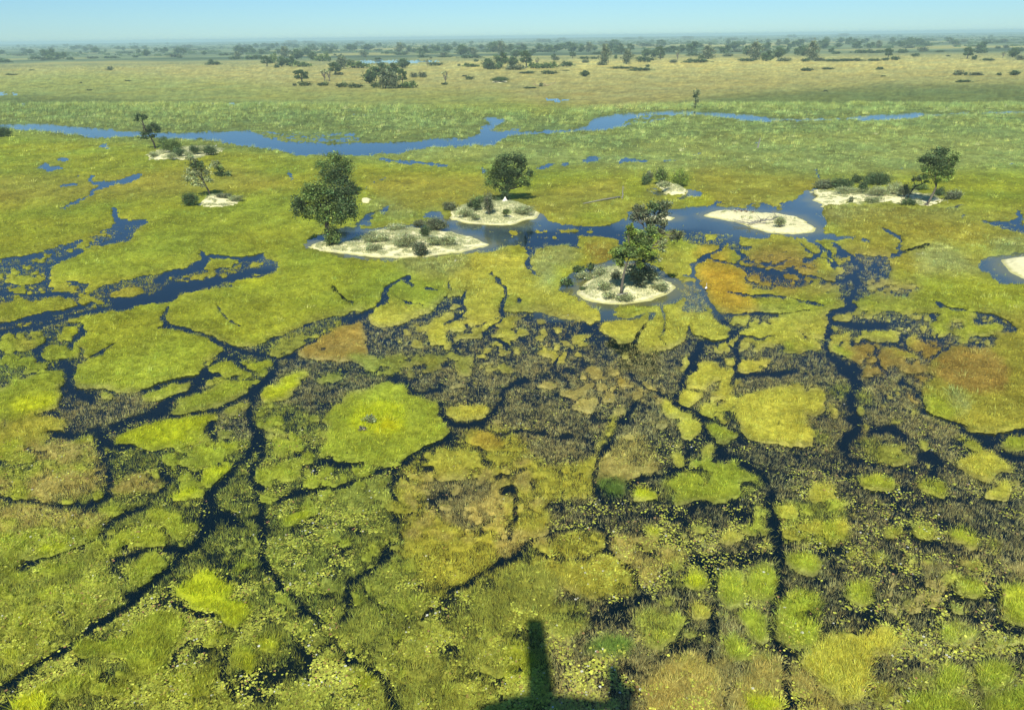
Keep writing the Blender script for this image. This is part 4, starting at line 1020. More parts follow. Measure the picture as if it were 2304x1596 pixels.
fan('marsh_grass', 190000, 236, 1700, 9, .26, .42, .05, .6, lambda x, y, t, v, q, s, cov: (cov > .40) & (rng.random(len(x)) < .95) & (q[:, 3] < .75),
    ('dense yellow green marsh grass growing over the floating mats', 'marsh grass'), 1.15, hmax=.95, clum=.32, pw=1.35)
fan('water_sedge', 420000, 480, 1700, 6, .16, .42, .028, .35, lambda x, y, t, v, q, s, cov: (cov < .5) & (rng.random(len(x)) <
    (1 - sst(.15, .5, q[:, 7])) * np.clip(q[:, 1] ** 1.5 * (.98 + 1.5 * fbm(x / 2.2, y / 2.2, 101, 3) + .9 * fbm(x / 8, y / 8, 103, 2)), 0, .97)),
    ('thin brown and olive sedge stems standing in the open water', 'sedge'), 1.45, clum=.28, wlean=.3, pw=.9, hmax=.75)
fan('tall_reeds', 150000, 236, 1640, 17, .55, .75, .06, .55, lambda x, y, t, v, q, s, cov: (s > .5) & (rng.random(len(x)) < q[:, 3] * 1.0 * (.75 + 1.2 * fbm(x / 7, y / 9, 61, 3))),
    ('tall pale green reeds leaning beside the river and ponds', 'reeds'), 1.1, mixc=(.38, .47, .14), clum=.42, wlean=1.0, hmax=2.6, pw=2.3)
# lily leaves
NPD = 1000000
x, y, t, v = sample(NPD, 560, 1700, .75)
q = look(x, y); z, s, cov = veg_z(x, y, q, t)
dens = (1 - .8 * sst(.15, .5, q[:, 7])) * q[:, 2] * np.clip(.12 + 2.4 * fbm(x / 1.8, y / 1.8, 121, 3) + 1.3 * fbm(x / 7, y / 7, 123, 2), .03, 1.8)
dens = dens * np.clip(1.0 - .55 * sst(1150, 700, v), .3, 1)
k = np.nonzero((rng.random(NPD) < dens * .42) & (ground_z(x, y) < .01))[0]; n = len(k)
rr = .035 + .10 * rng.random(n) ** 1.6; rr = np.maximum(rr, t[k] * .42) ; az = rng.uniform(0, 6.28, n)
ang = np.linspace(0, 2 * math.pi, 7)[:6]
tl = rng.normal(0, .10, (n, 2)); zz = np.where(s[k] > .5, z[k] + .05, .015) + rng.uniform(0, .05, n)
ca = np.cos(ang[None] + az[:, None]) * rr[:, None]; sa = np.sin(ang[None] + az[:, None]) * rr[:, None]
V = np.stack([x[k][:, None] + ca, y[k][:, None] + sa, zz[:, None] + ca * tl[:, :1] + sa * tl[:, 1:]], -1)
pc = np.array((.46, .50, .07))[None] * np.exp(rng.normal(0, .35, (n, 1))); pk = rng.random(n)
pc[pk < .18] = np.array((.44, .40, .06)); pc[pk < .04] = np.array((.40, .22, .10)); pc[pk > .985] = np.array((.8, .8, .7))
pc = np.repeat(np.clip(pc, 0, 1)[:, None], 6, 1)
tag(mesh('lily_leaves', V.reshape(-1, 3), np.arange(n * 6).reshape(-1, 6), M_PAD, col=pc.reshape(-1, 3)),
    'scattered round yellow green lily leaves floating on the dark water', 'lily leaves', kind='stuff')
print('pads', n)
# pale grass tufts on the sand islands
NI = 60000; xs = []; ys = []; hs = []; cs = []
for kk, (P, h) in enumerate(ISLW[:10]):
    if kk in (4, 6): continue
    lo = P.min(0); hi = P.max(0); n = int((hi - lo)[0] * (hi - lo)[1] * 40)
    px = rng.uniform(lo[0], hi[0], n); py = rng.uniform(lo[1], hi[1], n); ok = pip(px, py, P) & (pdist(px, py, P) > (2.2 if kk == 3 else 1.2))
    cl = fbm(px / 1.8, py / 1.8, 131 + kk, 3)
    ok &= cl > ({0: -.12, 1: -.3, 2: -.38, 3: .5, 5: .02, 7: -.05, 8: .15, 9: -.25}[kk])
    px = px[ok]; py = py[ok]; xs.append(px); ys.append(py); hs.append(.35 + .6 * np.maximum(cl[ok], 0))
    mixc = rng.random((len(px), 1)); cs.append(np.array((.50, .52, .30)) * mixc + np.array((.34, .38, .19)) * (1 - mixc))
x = np.concatenate(xs); y = np.concatenate(ys); hh = np.concatenate(hs) * rng.uniform(.5, 1.3, len(x)); cs = np.concatenate(cs) * np.exp(rng.normal(0, .2, (len(x), 1)))
blades('island_grass', x, y, ground_z(x, y) - .03, hh, np.full(len(x), .11), np.abs(rng.normal(.3, .25, len(x))).clip(0, .9), rng.uniform(0, 6.28, len(x)), np.clip(cs, 0, 1),
       lab=('pale grey green tufts of grass growing on the white sand islands', 'grass'))
# ------------------------------------------------------------------ trees and bushes
class MB:
    def __init__(s): s.V = []; s.F = {}; s.C = []; s.n = 0; s.M = {}
    def add(s, V, F, col=(.1, .1, .1), mi=0):
        V = np.asarray(V, float).reshape(-1, 3); F = np.asarray(F, int)
        s.F.setdefault((F.shape[1], mi), []).append(F + s.n); s.V.append(V)
        c = np.asarray(col, float); s.C.append(np.repeat(c[None], len(V), 0) if c.ndim == 1 else c); s.n += len(V)
    def build(s, name, mats, parent=None, smooth=False, loc=None):
        Fs = []; mi = []
        for (k, m), l in s.F.items():
            f = np.concatenate(l); Fs.append(f); mi += [m] * len(f)
        return mesh(name, np.concatenate(s.V), Fs, mats, parent, col=np.concatenate(s.C), mi=mi, smooth=smooth, loc=loc)
def tube(mb, path, rad, sides=6, col=(.1, .1, .1), mi=0):
    P = np.asarray(path, float); n = len(P); rad = np.broadcast_to(rad, n); T = np.gradient(P, axis=0); T /= np.linalg.norm(T, axis=1)[:, None] + 1e-9
    a = np.linspace(0, 2 * math.pi, sides + 1)[:-1]; V = []
    for p, t, r in zip(P, T, rad):
        u = np.cross(t, (0, 0, 1) if abs(t[2]) < .9 else (1, 0, 0)); u /= np.linalg.norm(u); w = np.cross(t, u)
        V.append(p + r * (np.cos(a)[:, None] * u + np.sin(a)[:, None] * w))
    V = np.concatenate(V + [P[:1], P[-1:]]); i = np.arange(sides); j = (i + 1) % sides; Fq = []
    for k in range(n - 1): Fq.append(np.stack([k * sides + i, k * sides + j, (k + 1) * sides + j, (k + 1) * sides + i], -1))
    mb.add(V, np.concatenate(Fq), col, mi)
    b = mb.n - len(V)
    mb.F.setdefault((3, mi), []).append(np.concatenate([np.stack([j, i, np.full(sides, n * sides)], -1), np.stack([(n - 1) * sides + i, (n - 1) * sides + j, np.full(sides, n * sides + 1)], -1)]) + b)
def leaves(mb, c, r, n, size, col, nc=14, up=.2, mi=0, low=-.75, clum=.42):
    c = np.array(c, float); r = np.array(r, float)
    d = rng.normal(0, 1, (nc, 3)); d /= np.linalg.norm(d, axis=1)[:, None]; d[:, 2] = np.maximum(d[:, 2], low)
    cc = d * (rng.random((nc, 1)) ** .45) * .80
    k = rng.integers(0, nc, n); p = cc[k] + rng.normal(0, .20, (n, 3)) * rng.uniform(.6, 1.4, (nc, 1))[k]
    p = c + p * r
    a = rng.normal(0, 1, (n, 3)); a /= np.linalg.norm(a, axis=1)[:, None]; b = np.cross(a, rng.normal(0, 1, (n, 3))); b /= np.linalg.norm(b, axis=1)[:, None]
    s = size * rng.uniform(.6, 1.4, (n, 1)); a = a * s; b = b * s * .6
    V = np.stack([p - a, p + b, p + a, p - b], 1).reshape(-1, 3)
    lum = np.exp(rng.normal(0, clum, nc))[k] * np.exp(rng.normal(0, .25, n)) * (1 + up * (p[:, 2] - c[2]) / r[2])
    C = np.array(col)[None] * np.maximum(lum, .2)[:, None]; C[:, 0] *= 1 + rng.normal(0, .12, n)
    mb.add(V, np.arange(n * 4).reshape(n, 4), np.repeat(np.clip(C, 0, 1), 4, 0), mi)
def bend(a, b, k=5, w=.12):
    a = np.array(a, float); b = np.array(b, float); L = np.linalg.norm(b - a); t = np.linspace(0, 1, k)[:, None]
    P = a + (b - a) * t; P[1:-1] += rng.normal(0, L * w, (k - 2, 3)); return P
GRN = {'d': (.085, .13, .05), 'g': (.14, .20, .055), 'y': (.22, .30, .055), 's': (.30, .34, .16), 'k': (.15, .175, .095), 'b': (.20, .19, .15)}
def hero(tg, bx, by, trunk, r0, lobes, label, cat='tree', name='savanna_tree', bark=None, lsize=.17, density=95, group=None, twigs=5, zb=None):
    """lobes: (x, y, rx, ry, density, colour) read off the photograph relative to the trunk's foot"""
    p = PT(tg, [[bx, by]])[0]; w, t = G(p[0], p[1]); w = w[0]; t = t[0]; sc = TAGS[tg][2] / 1.7778 * t
    z = float(ground_z(w[0], w[1])[0]); w2, t2 = G(p[0], p[1], z); w = w2[0]; t = t2[0]
    root = empty(name, (w[0], w[1], z)); tag(root, label, cat, group)
    L = lambda x, y, dy=0.0: np.array([(x - bx) * sc, dy, (by - y) * sc * 1.02])
    tb = MB(); cr = MB(); tp = [L(bx, by) - np.array([0, 0, .3])]
    for q_ in trunk: tp.append(L(*q_, dy=rng.normal(0, .25)))
    tp = np.array(tp); tube(tb, tp, np.linspace(r0, r0 * .45, len(tp)), 8)
    for k in range(5):
        an = rng.uniform(0, 6.28); e = tp[0] + np.array([math.cos(an) * r0 * 3.2, math.sin(an) * r0 * 3.2, .1]); tube(tb, [tp[0] + (0, 0, r0 * 1.8), (tp[0] + e) / 2 + (0, 0, .25), e], [r0 * .5, r0 * .4, .03], 5)
    top = tp[-1]
    for (x, y, rx, ry, dn, cl) in lobes:
        c = L(x, y, rng.normal(0, .25) * rx * sc); r = (rx * sc, rx * sc * .85, ry * sc)
        j = rng.integers(max(1, len(tp) - 2), len(tp)); s0 = tp[j]
        if c[2] < s0[2]: s0 = tp[max(1, j - 1)]
        pb = bend(s0, c, 5, .06); tube(tb, pb, np.linspace(r0 * .42, r0 * .14, 5), 5)
        for q_ in range(twigs):
            d = rng.normal(0, 1, 3); d /= np.linalg.norm(d); e = c + d * np.array(r) * .9
            tube(tb, bend(pb[rng.integers(2, 5)], e, 4, .08), np.linspace(r0 * .15, .012, 4), 4)
        n = int(density * 2.6 * dn * r[0] * r[2] * (.17 / lsize) ** 2) + 30
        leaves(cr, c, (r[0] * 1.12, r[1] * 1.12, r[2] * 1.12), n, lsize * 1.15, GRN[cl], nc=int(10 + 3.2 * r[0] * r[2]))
    tb.build('trunk', bark or M_BARKD, root, smooth=True); cr.build('crown', M_LEAF, root)
    return root
HV = 'd'
hero('w', 285, 625, [(275, 560), (268, 500), (285, 430), (310, 370)], .55,
     [(110, 370, 60, 75, 1.1, 'd'), (190, 300, 75, 60, 1, 'g'), (170, 420, 70, 50, 1, 'g'), (270, 290, 85, 65, 1.1, 'g'), (270, 390, 95, 65, 1.1, 'g'), (370, 300, 85, 75, 1.1, 'd'),
      (400, 390, 80, 75, 1.1, 'd'), (450, 370, 45, 95, 1.1, 'd'), (340, 450, 70, 45, 1, 'g'), (300, 560, 55, 65, .8, 'g'), (250, 460, 50, 40, .9, 'g'), (200, 250, 50, 40, .8, 'g')],
     'largest dark round tree standing at the left end of the long sand island', lsize=.19)
hero('w', 470, 300, [(440, 260), (400, 210), (360, 170)], .4,
     [(330, 60, 60, 35, .9, 'g'), (260, 100, 60, 45, .9, 'g'), (380, 110, 70, 50, .9, 'g'), (310, 140, 75, 45, 1, 'd'), (420, 130, 50, 40, .6, 'g'), (270, 190, 75, 45, .9, 'g'), (370, 200, 80, 55, 1, 'd'), (420, 250, 50, 40, 1, 'd')],
     'leafy tree rising just behind the largest tree on the long sand island', lsize=.2)
hero('r', 785, 545, [(780, 500), (775, 440), (770, 380)], .5,
     [(770, 150, 85, 60, 1, 'd'), (880, 140, 80, 55, 1.1, 'd'), (930, 180, 50, 60, 1.2, 'd'), (690, 220, 70, 55, 1, 'g'), (650, 300, 80, 70, 1, 'g'), (760, 260, 100, 80, 1.1, 'd'), (870, 260, 90, 70, 1.1, 'd'), (1000, 270, 48, 45, .9, 'd'),
      (930, 350, 80, 50, 1, 'g'), (700, 370, 80, 55, .9, 'g'), (820, 370, 80, 60, 1.1, 'd'), (770, 450, 65, 60, 1, 'd'), (620, 350, 45, 50, .7, 'g'), (980, 380, 40, 30, .8, 'g')],
     'broad drooping dark tree behind the white termite mound, at the middle of the photo', lsize=.19)
hero('s', 1030, 1370, [(1035, 1250), (1055, 1080), (1085, 940), (1120, 840), (1180, 800)], .30,
     [(1110, 420, 45, 60, 1.2, 'y'), (1150, 510, 75, 80, 1.2, 'y'), (1240, 560, 90, 90, 1.1, 'g'), (1180, 650, 120, 80, 1.2, 'y'), (1330, 640, 120, 90, 1.1, 'g'), (1000, 740, 100, 70, 1.2, 'g'), (930, 770, 80, 60, 1.1, 'y'),
      (1120, 760, 120, 90, 1.2, 'g'), (1280, 740, 110, 80, 1.2, 'y'), (1380, 790, 90, 70, 1.1, 'y'), (980, 860, 90, 70, 1.1, 'g'), (1010, 920, 60, 50, 1, 'y'), (1260, 930, 60, 55, 1.1, 'y'), (1420, 500, 90, 80, 1, 'g'), (1480, 560, 60, 60, .8, 'y')],
     'bright leafy tree with a bare pale trunk on the nearest round island', lsize=.17, density=270, bark=M_BARK)
hero('s', 1330, 1210, [(1330, 1080), (1350, 900), (1380, 700), (1400, 500)], .42,
     [(1210, 170, 90, 60, .75, 'k'), (1190, 260, 90, 90, .8, 'k'), (1330, 250, 110, 80, .7, 'k'), (1450, 130, 120, 80, .75, 'd'), (1590, 130, 110, 70, .7, 'k'), (1560, 240, 100, 80, .75, 'k'), (1440, 340, 120, 80, .8, 'k'), (1580, 350, 60, 60, .6, 's'),
      (1540, 470, 70, 70, .7, 'k'), (1560, 620, 110, 60, .45, 's'), (1760, 540, 110, 80, .75, 'k'), (1600, 720, 90, 60, .35, 's'), (1480, 850, 120, 70, .4, 's'), (1300, 1000, 170, 110, 1.1, 'k'), (1260, 1110, 150, 80, 1.1, 'k'), (1400, 1080, 90, 110, .9, 'k')],
     'thin grey leaved tree towering behind the bright leafy tree on the round island', lsize=.16, density=130, bark=M_BARK, twigs=12)
hero('t', 950, 485, [(970, 440), (988, 395), (992, 350), (1000, 300)], .38,
     [(990, 100, 65, 35, 1.1, 'd'), (900, 150, 65, 42, 1.1, 'd'), (980, 170, 75, 50, 1, 'd'), (1060, 150, 55, 45, .7, 'g'), (930, 220, 70, 45, 1, 'g'), (1040, 230, 75, 50, 1, 'g'), (1000, 285, 75, 42, 1, 'y'), (1080, 270, 45, 45, .7, 'y'), (900, 280, 35, 28, .8, 'g'), (870, 175, 40, 25, .9, 'd'), (1095, 190, 35, 40, .5, 'g')],
     'tall tree with a white footed trunk at the right end of the right hand island', lsize=.19, bark=M_BARK)
hero('t', 800, 440, [(830, 380), (850, 350), (900, 335)], .3,
     [(880, 300, 30, 30, .6, 'k'), (930, 320, 30, 20, .5, 'g'), (820, 300, 30, 30, .25, 'k')],
     'leaning dark limbed tree left of the tall white footed tree', lsize=.17, twigs=7)
hero('u', 268, 338, [(258, 285), (240, 240), (220, 200), (205, 150), (197, 110)], .45,
     [(165, 60, 32, 22, 1.2, 'd'), (215, 75, 35, 24, 1.2, 'd'), (150, 95, 28, 15, 1, 'd'), (285, 145, 45, 30, 1.2, 'd'), (315, 180, 32, 30, 1.1, 'd'), (240, 180, 40, 35, 1.1, 'd'), (185, 215, 32, 25, 1, 'd'), (170, 240, 30, 12, .7, 'd'), (255, 230, 35, 18, 1, 'd'), (200, 245, 22, 14, .8, 'd')],
     'dark leaning tree with a separate upper crown beside the blue river', lsize=.26)
hero('u', 750, 758, [(735, 710), (718, 665), (700, 610), (690, 560)], .36,
     [(635, 420, 42, 40, .6, 's'), (650, 480, 55, 45, .65, 'd'), (700, 500, 45, 45, .6, 'd'), (600, 540, 50, 45, .6, 's'), (660, 560, 60, 45, .6, 's'), (740, 550, 50, 45, .55, 's'), (570, 600, 42, 40, .5, 's'), (640, 630, 45, 32, .5, 's'), (750, 610, 45, 30, .6, 's'), (690, 650, 42, 22, .5, 's')],
     'sparse feathery tree leaning left on the small white mound', lsize=.2, twigs=10)
hero('u', 855, 580, [(850, 555), (845, 530)], .25,
     [(790, 480, 48, 40, .6, 's'), (840, 500, 45, 38, .7, 'g'), (870, 550, 48, 30, 1, 'd'), (810, 545, 40, 25, .7, 'd'), (900, 565, 25, 15, .9, 'd')],
     'low spreading tree on the marsh behind the sparse feathery tree', lsize=.24)
hero('c', 280, 518, [(278, 490), (274, 460)], .3, [(280, 420, 24, 16, 1, 's'), (272, 440, 20, 16, 1, 'd'), (282, 465, 18, 20, .8, 's'), (276, 490, 14, 14, .5, 's')],
     'slender ragged tree alone on the far bank of the river, right of centre', lsize=.32)
# --- bushes: one mesh each, leaves over a few stems
def bush_mesh(name, rx, ry, h, n, size, col, nc=26, ndark=.0, low=-.2):
    mb = MB(); leaves(mb, (0, 0, h * .42), (rx, ry, h * .58), n, size, col, nc=nc, up=.25, low=low)
    for k in range(7):
        an = rng.uniform(0, 6.28); e = np.array([math.cos(an) * rx * .7, math.sin(an) * ry * .7, h * rng.uniform(.5, .95)])
        tube(mb, bend((0, 0, -.1), e, 4, .06), np.linspace(.06, .02, 4) * max(1, h / 2.5), 4, (.08, .07, .05), 1)
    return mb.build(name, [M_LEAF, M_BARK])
def bush(tg, x, y, w_, h_, col, label, lsize=.14, dens=1.0, group=None, name='bush', depth=.7):
    p = PT(tg, [[x, y]])[0]; w, t = G(p[0], p[1]); z = float(ground_z(w[0, 0], w[0, 1])[0]); w, t = G(p[0], p[1], z); sc = TAGS[tg][2] / 1.7778 * t[0]
    k_ = 1.35 if col == 's' else 1.12; rx = w_ * sc / 2 * k_; h = h_ * sc * (1.25 if col == 's' else 1.2); ry = rx * depth
    o = bush_mesh(name, rx, ry, h, int(120 * dens * (rx * h + rx * ry) * (.14 / lsize) ** 2) + 80, lsize, GRN[col], nc=int(12 + 5 * rx * h))
    o.location = (w[0, 0], w[0, 1] + ry * .5, z); return tag(o, label, 'bush', group)
B = [('e', 1050, 370, 110, 75, 'k', 'dark brown green bush at the back of the long sand island'), ('e', 990, 415, 70, 70, 'd', 'narrow dark bush in front of the brown green bush on the long island'),
     ('e', 950, 345, 90, 40, 'k', 'low dark bush at the rear edge of the long sand island'), ('e', 1130, 465, 110, 60, 's', 'grey green shrub right of centre on the long sand island'),
     ('e', 1040, 465, 90, 60, 's', 'grey green shrub below the narrow dark bush'), ('e', 660, 450, 150, 60, 's', 'wide pale shrub right of the large tree shadow'), ('e', 800, 370, 130, 40, 's', 'pale shrub along the back edge of the long island'),
     ('e', 860, 480, 150, 80, 's', 'rounded pale shrub in the middle of the long island'), ('e', 960, 540, 110, 90, 'k', 'dark grey shrub at the front edge of the long island'), ('e', 640, 500, 110, 35, 's', 'low pale shrub near the front left of the long island'), ('e', 390, 460, 90, 110, 'g', 'leafy sprouts around the foot of the largest tree'),
     ('r', 475, 635, 140, 110, 'd', 'round dark bush left of centre on the termite mound island'), ('r', 610, 660, 110, 180, 'k', 'tall grey green bush right of the round dark bush'), ('r', 240, 635, 130, 80, 'k', 'dark reed like bush at the left tip of the mound island'),
     ('r', 540, 560, 130, 70, 'g', 'green bush behind the round dark bush on the mound island'), ('r', 480, 720, 90, 60, 's', 'small shrub at the front left of the mound island'), ('r', 780, 675, 80, 55, 'g', 'small green shrub below the white termite mound'), ('r', 700, 555, 70, 50, 'd', 'dark bush under the drooping tree'),
     ('r', 390, 690, 140, 80, 's', 'pale shrub at the left front of the mound island'), ('r', 950, 660, 180, 60, 's', 'low wide pale shrub at the right of the mound island'), ('r', 120, 830, 190, 110, 'k', 'brown grey bush at the back right of the long island, by the water'),
     ('s', 430, 1060, 170, 110, 'd', 'dark leafy bush on the upper left shore of the round island'), ('s', 590, 1040, 120, 110, 'd', 'dark leafy bush right of the shore bush on the round island'), ('s', 250, 1270, 170, 140, 'd', 'dark green bush at the left tip of the round island'), ('s', 480, 1310, 120, 60, 'd', 'low green bush above the left shore of the round island'),
     ('s', 520, 1170, 200, 110, 's', 'grey shrub left of centre on the round island'), ('s', 730, 1130, 200, 140, 's', 'pale grey shrub left of the bare trunk'), ('s', 790, 1320, 220, 130, 's', 'grey shrub left of the trunk foot on the round island'), ('s', 950, 1150, 150, 120, 'k', 'dark shaded shrub behind the bare trunk'), ('s', 1470, 1190, 200, 170, 's', 'grey green shrub right of the dark thicket'),
     ('s', 1330, 1260, 150, 90, 'k', 'dark shrub below the thicket on the round island'), ('s', 1600, 1330, 240, 110, 's', 'wide pale shrub at the right of the round island'), ('s', 1080, 1480, 260, 90, 's', 'pale shrub at the front shore of the round island'), ('s', 860, 1420, 180, 70, 's', 'low grey shrub left of the fallen log'),
     ('q', 300, 365, 150, 140, 'd', 'dark bush at the left of the small bush island'), ('q', 345, 300, 110, 130, 'k', 'grey green bush behind the left dark bush'), ('q', 510, 330, 210, 190, 'g', 'rounded green bush in the middle of the small bush island'), ('q', 770, 390, 240, 215, 'y', 'round bush with bright leaf tips at the right of the small bush island'), ('q', 560, 400, 170, 80, 's', 'pale shrub in front of the green bush'),
     ('t', 190, 375, 150, 65, 'k', 'dark brown bush at the left tip of the right hand island'), ('t', 320, 378, 180, 75, 'd', 'low dark green bush left of centre on the right hand island'), ('t', 590, 345, 200, 85, 'd', 'rounded dark bush at the back of the right hand island'), ('t', 475, 405, 80, 80, 'd', 'grey green bush in front of the rounded dark bush'), ('t', 385, 470, 40, 40, 'k', 'tiny dark shrub on the sand of the right hand island'),
     ('t', 600, 425, 150, 60, 's', 'pale shrub in the middle of the right hand island'), ('t', 710, 415, 110, 80, 's', 'pale wispy shrub right of centre on the right hand island'), ('t', 790, 430, 90, 80, 'k', 'dark shaded shrub by the leaning limbs'), ('t', 815, 500, 110, 55, 'd', 'dark leafy shrub at the front shore below the leaning limbs'), ('t', 560, 475, 110, 40, 's', 'low green tuft on the front sand of the right hand island'),
     ('t', 1050, 425, 90, 60, 'd', 'dark shrub right of the white footed trunk'), ('t', 1160, 460, 130, 70, 'k', 'grey shrub at the right tip of the right hand island'), ('t', 910, 385, 120, 50, 'g', 'bright green shrub behind the trunk of the tall tree'), ('t', 430, 330, 90, 60, 'd', 'small bush at the back left of the right hand island'), ('t', 370, 410, 160, 45, 's', 'pale low shrub above the left sand of the right hand island'),
     ('u', 400, 375, 190, 105, 'g', 'large green bush in the middle of the river side island'), ('u', 330, 300, 80, 60, 'd', 'dark bush behind the leaning tree by the river'), ('u', 465, 405, 110, 60, 'd', 'dark green bush right of the large green bush'), ('u', 600, 385, 95, 70, 'd', 'dark bush right of centre on the river side island'), ('u', 740, 395, 120, 75, 'd', 'dark rounded bush at the right of the river side island'), ('u', 690, 360, 110, 45, 's', 'pale shrub behind the rounded bush on the river side island'),
     ('u', 245, 410, 65, 45, 's', 'small grey shrub at the left of the river side island'), ('u', 545, 410, 60, 40, 's', 'small pale shrub between the two dark bushes'), ('u', 400, 430, 80, 50, 's', 'pale shrub at the front of the river side island'), ('u', 450, 262, 70, 14, 'g', 'low green bush on the bank behind the river side island'), ('u', 650, 262, 50, 18, 'g', 'small green bush at the river bank'),
     ('u', 560, 845, 150, 110, 'd', 'dark feathery bush left of the small white mound'), ('u', 850, 775, 150, 45, 'k', 'dark low bush right of the leaning tree'), ('u', 960, 795, 110, 45, 's', 'pale spiky shrub at the right of the small white mound'),
     ('x', 1570, 450, 190, 150, 's', 'spiky grey shrub beside the fallen dead tree'), ('a', 10, 740, 110, 60, 'd', 'dark bush cut by the left edge of the photo'), ('c', 1015, 1010, 10, 10, 's', 'tiny shrub at the tip of the far sand'),
     ('b', 1150, 375, 110, 28, 'd', 'low bush growing over the small white sand patch on the far plain'), ('i', 915, 570, 80, 60, 's', 'grey twiggy shrub in the middle of the bright green mat'), ('i', 865, 630, 60, 45, 'b', 'small bleached grey bush left of the twiggy shrub')]
for (tg, x, y, w_, h_, c, lb) in B:
    if lb.startswith('tiny shrub at the tip'): continue
    bush(tg, x, y, w_, h_, c, lb, lsize=.12 if c in 'sb' else .16, dens=1.2 if c in 'sb' else 2.0)
# --- far trees and bushes: a few built trees, copied
def proto_tree(kind):
    root = empty('plain_tree', (0, -500, 0)); tb = MB(); cr = MB()
    if kind == 'bare':
        tube(tb, bend((0, 0, -.2), (.05, 0, .45), 4, .04), [.05, .045, .035, .03], 5)
        for k in range(16):
            e = np.array([rng.normal(0, .22), rng.normal(0, .2), rng.uniform(.55, 1)]); tube(tb, bend((.03, 0, rng.uniform(.2, .45)), e, 4, .06), [.025, .018, .012, .005], 4)
        leaves(cr, (0, 0, .7), (.42, .4, .28), 120, .045, GRN['s'], nc=16)
    else:
        sh = {'round': [(0, .56, .40, .38), (-.24, .46, .26, .30), (.25, .48, .27, .32), (.05, .78, .26, .20), (0, .25, .3, .2)],
              'tall': [(0, .78, .30, .22), (-.1, .50, .38, .30), (.14, .54, .36, .30), (0, .26, .34, .22)],
              'flat': [(-.24, .60, .28, .28), (.2, .68, .30, .28), (0, .42, .38, .26), (.34, .46, .20, .2), (-.05, .2, .4, .16)],
              'open': [(-.2, .80, .24, .16), (.16, .70, .28, .20), (-.28, .46, .22, .18), (.28, .44, .22, .16), (0, .9, .2, .12)]}[kind]
        tp = bend((0, 0, -.2), (.03, 0, .5), 4, .03); tube(tb, tp, [.06, .05, .04, .035], 5)
        for (x, z, rx, rz) in sh:
            c = (x, rng.normal(0, .08), z); tube(tb, bend(tp[2], c, 4, .05), [.03, .022, .016, .008], 4)
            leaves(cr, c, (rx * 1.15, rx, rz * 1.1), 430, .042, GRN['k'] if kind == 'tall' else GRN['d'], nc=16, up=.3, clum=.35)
    tb.build('trunk', M_BARK if kind == 'bare' else M_BARKD, root); cr.build('crown', M_LEAF, root)
    return root
def dup_tree(r, loc, sx, sz, first):
    if first: o = r
    else:
        o = r.copy(); COL.objects.link(o)
        for ch in r.children:
            c = ch.copy(); COL.objects.link(c); c.parent = o
    o.location = loc; o.scale = (sx, sx, sz); o.rotation_euler = (0, 0, random.uniform(-.5, .5)); return o
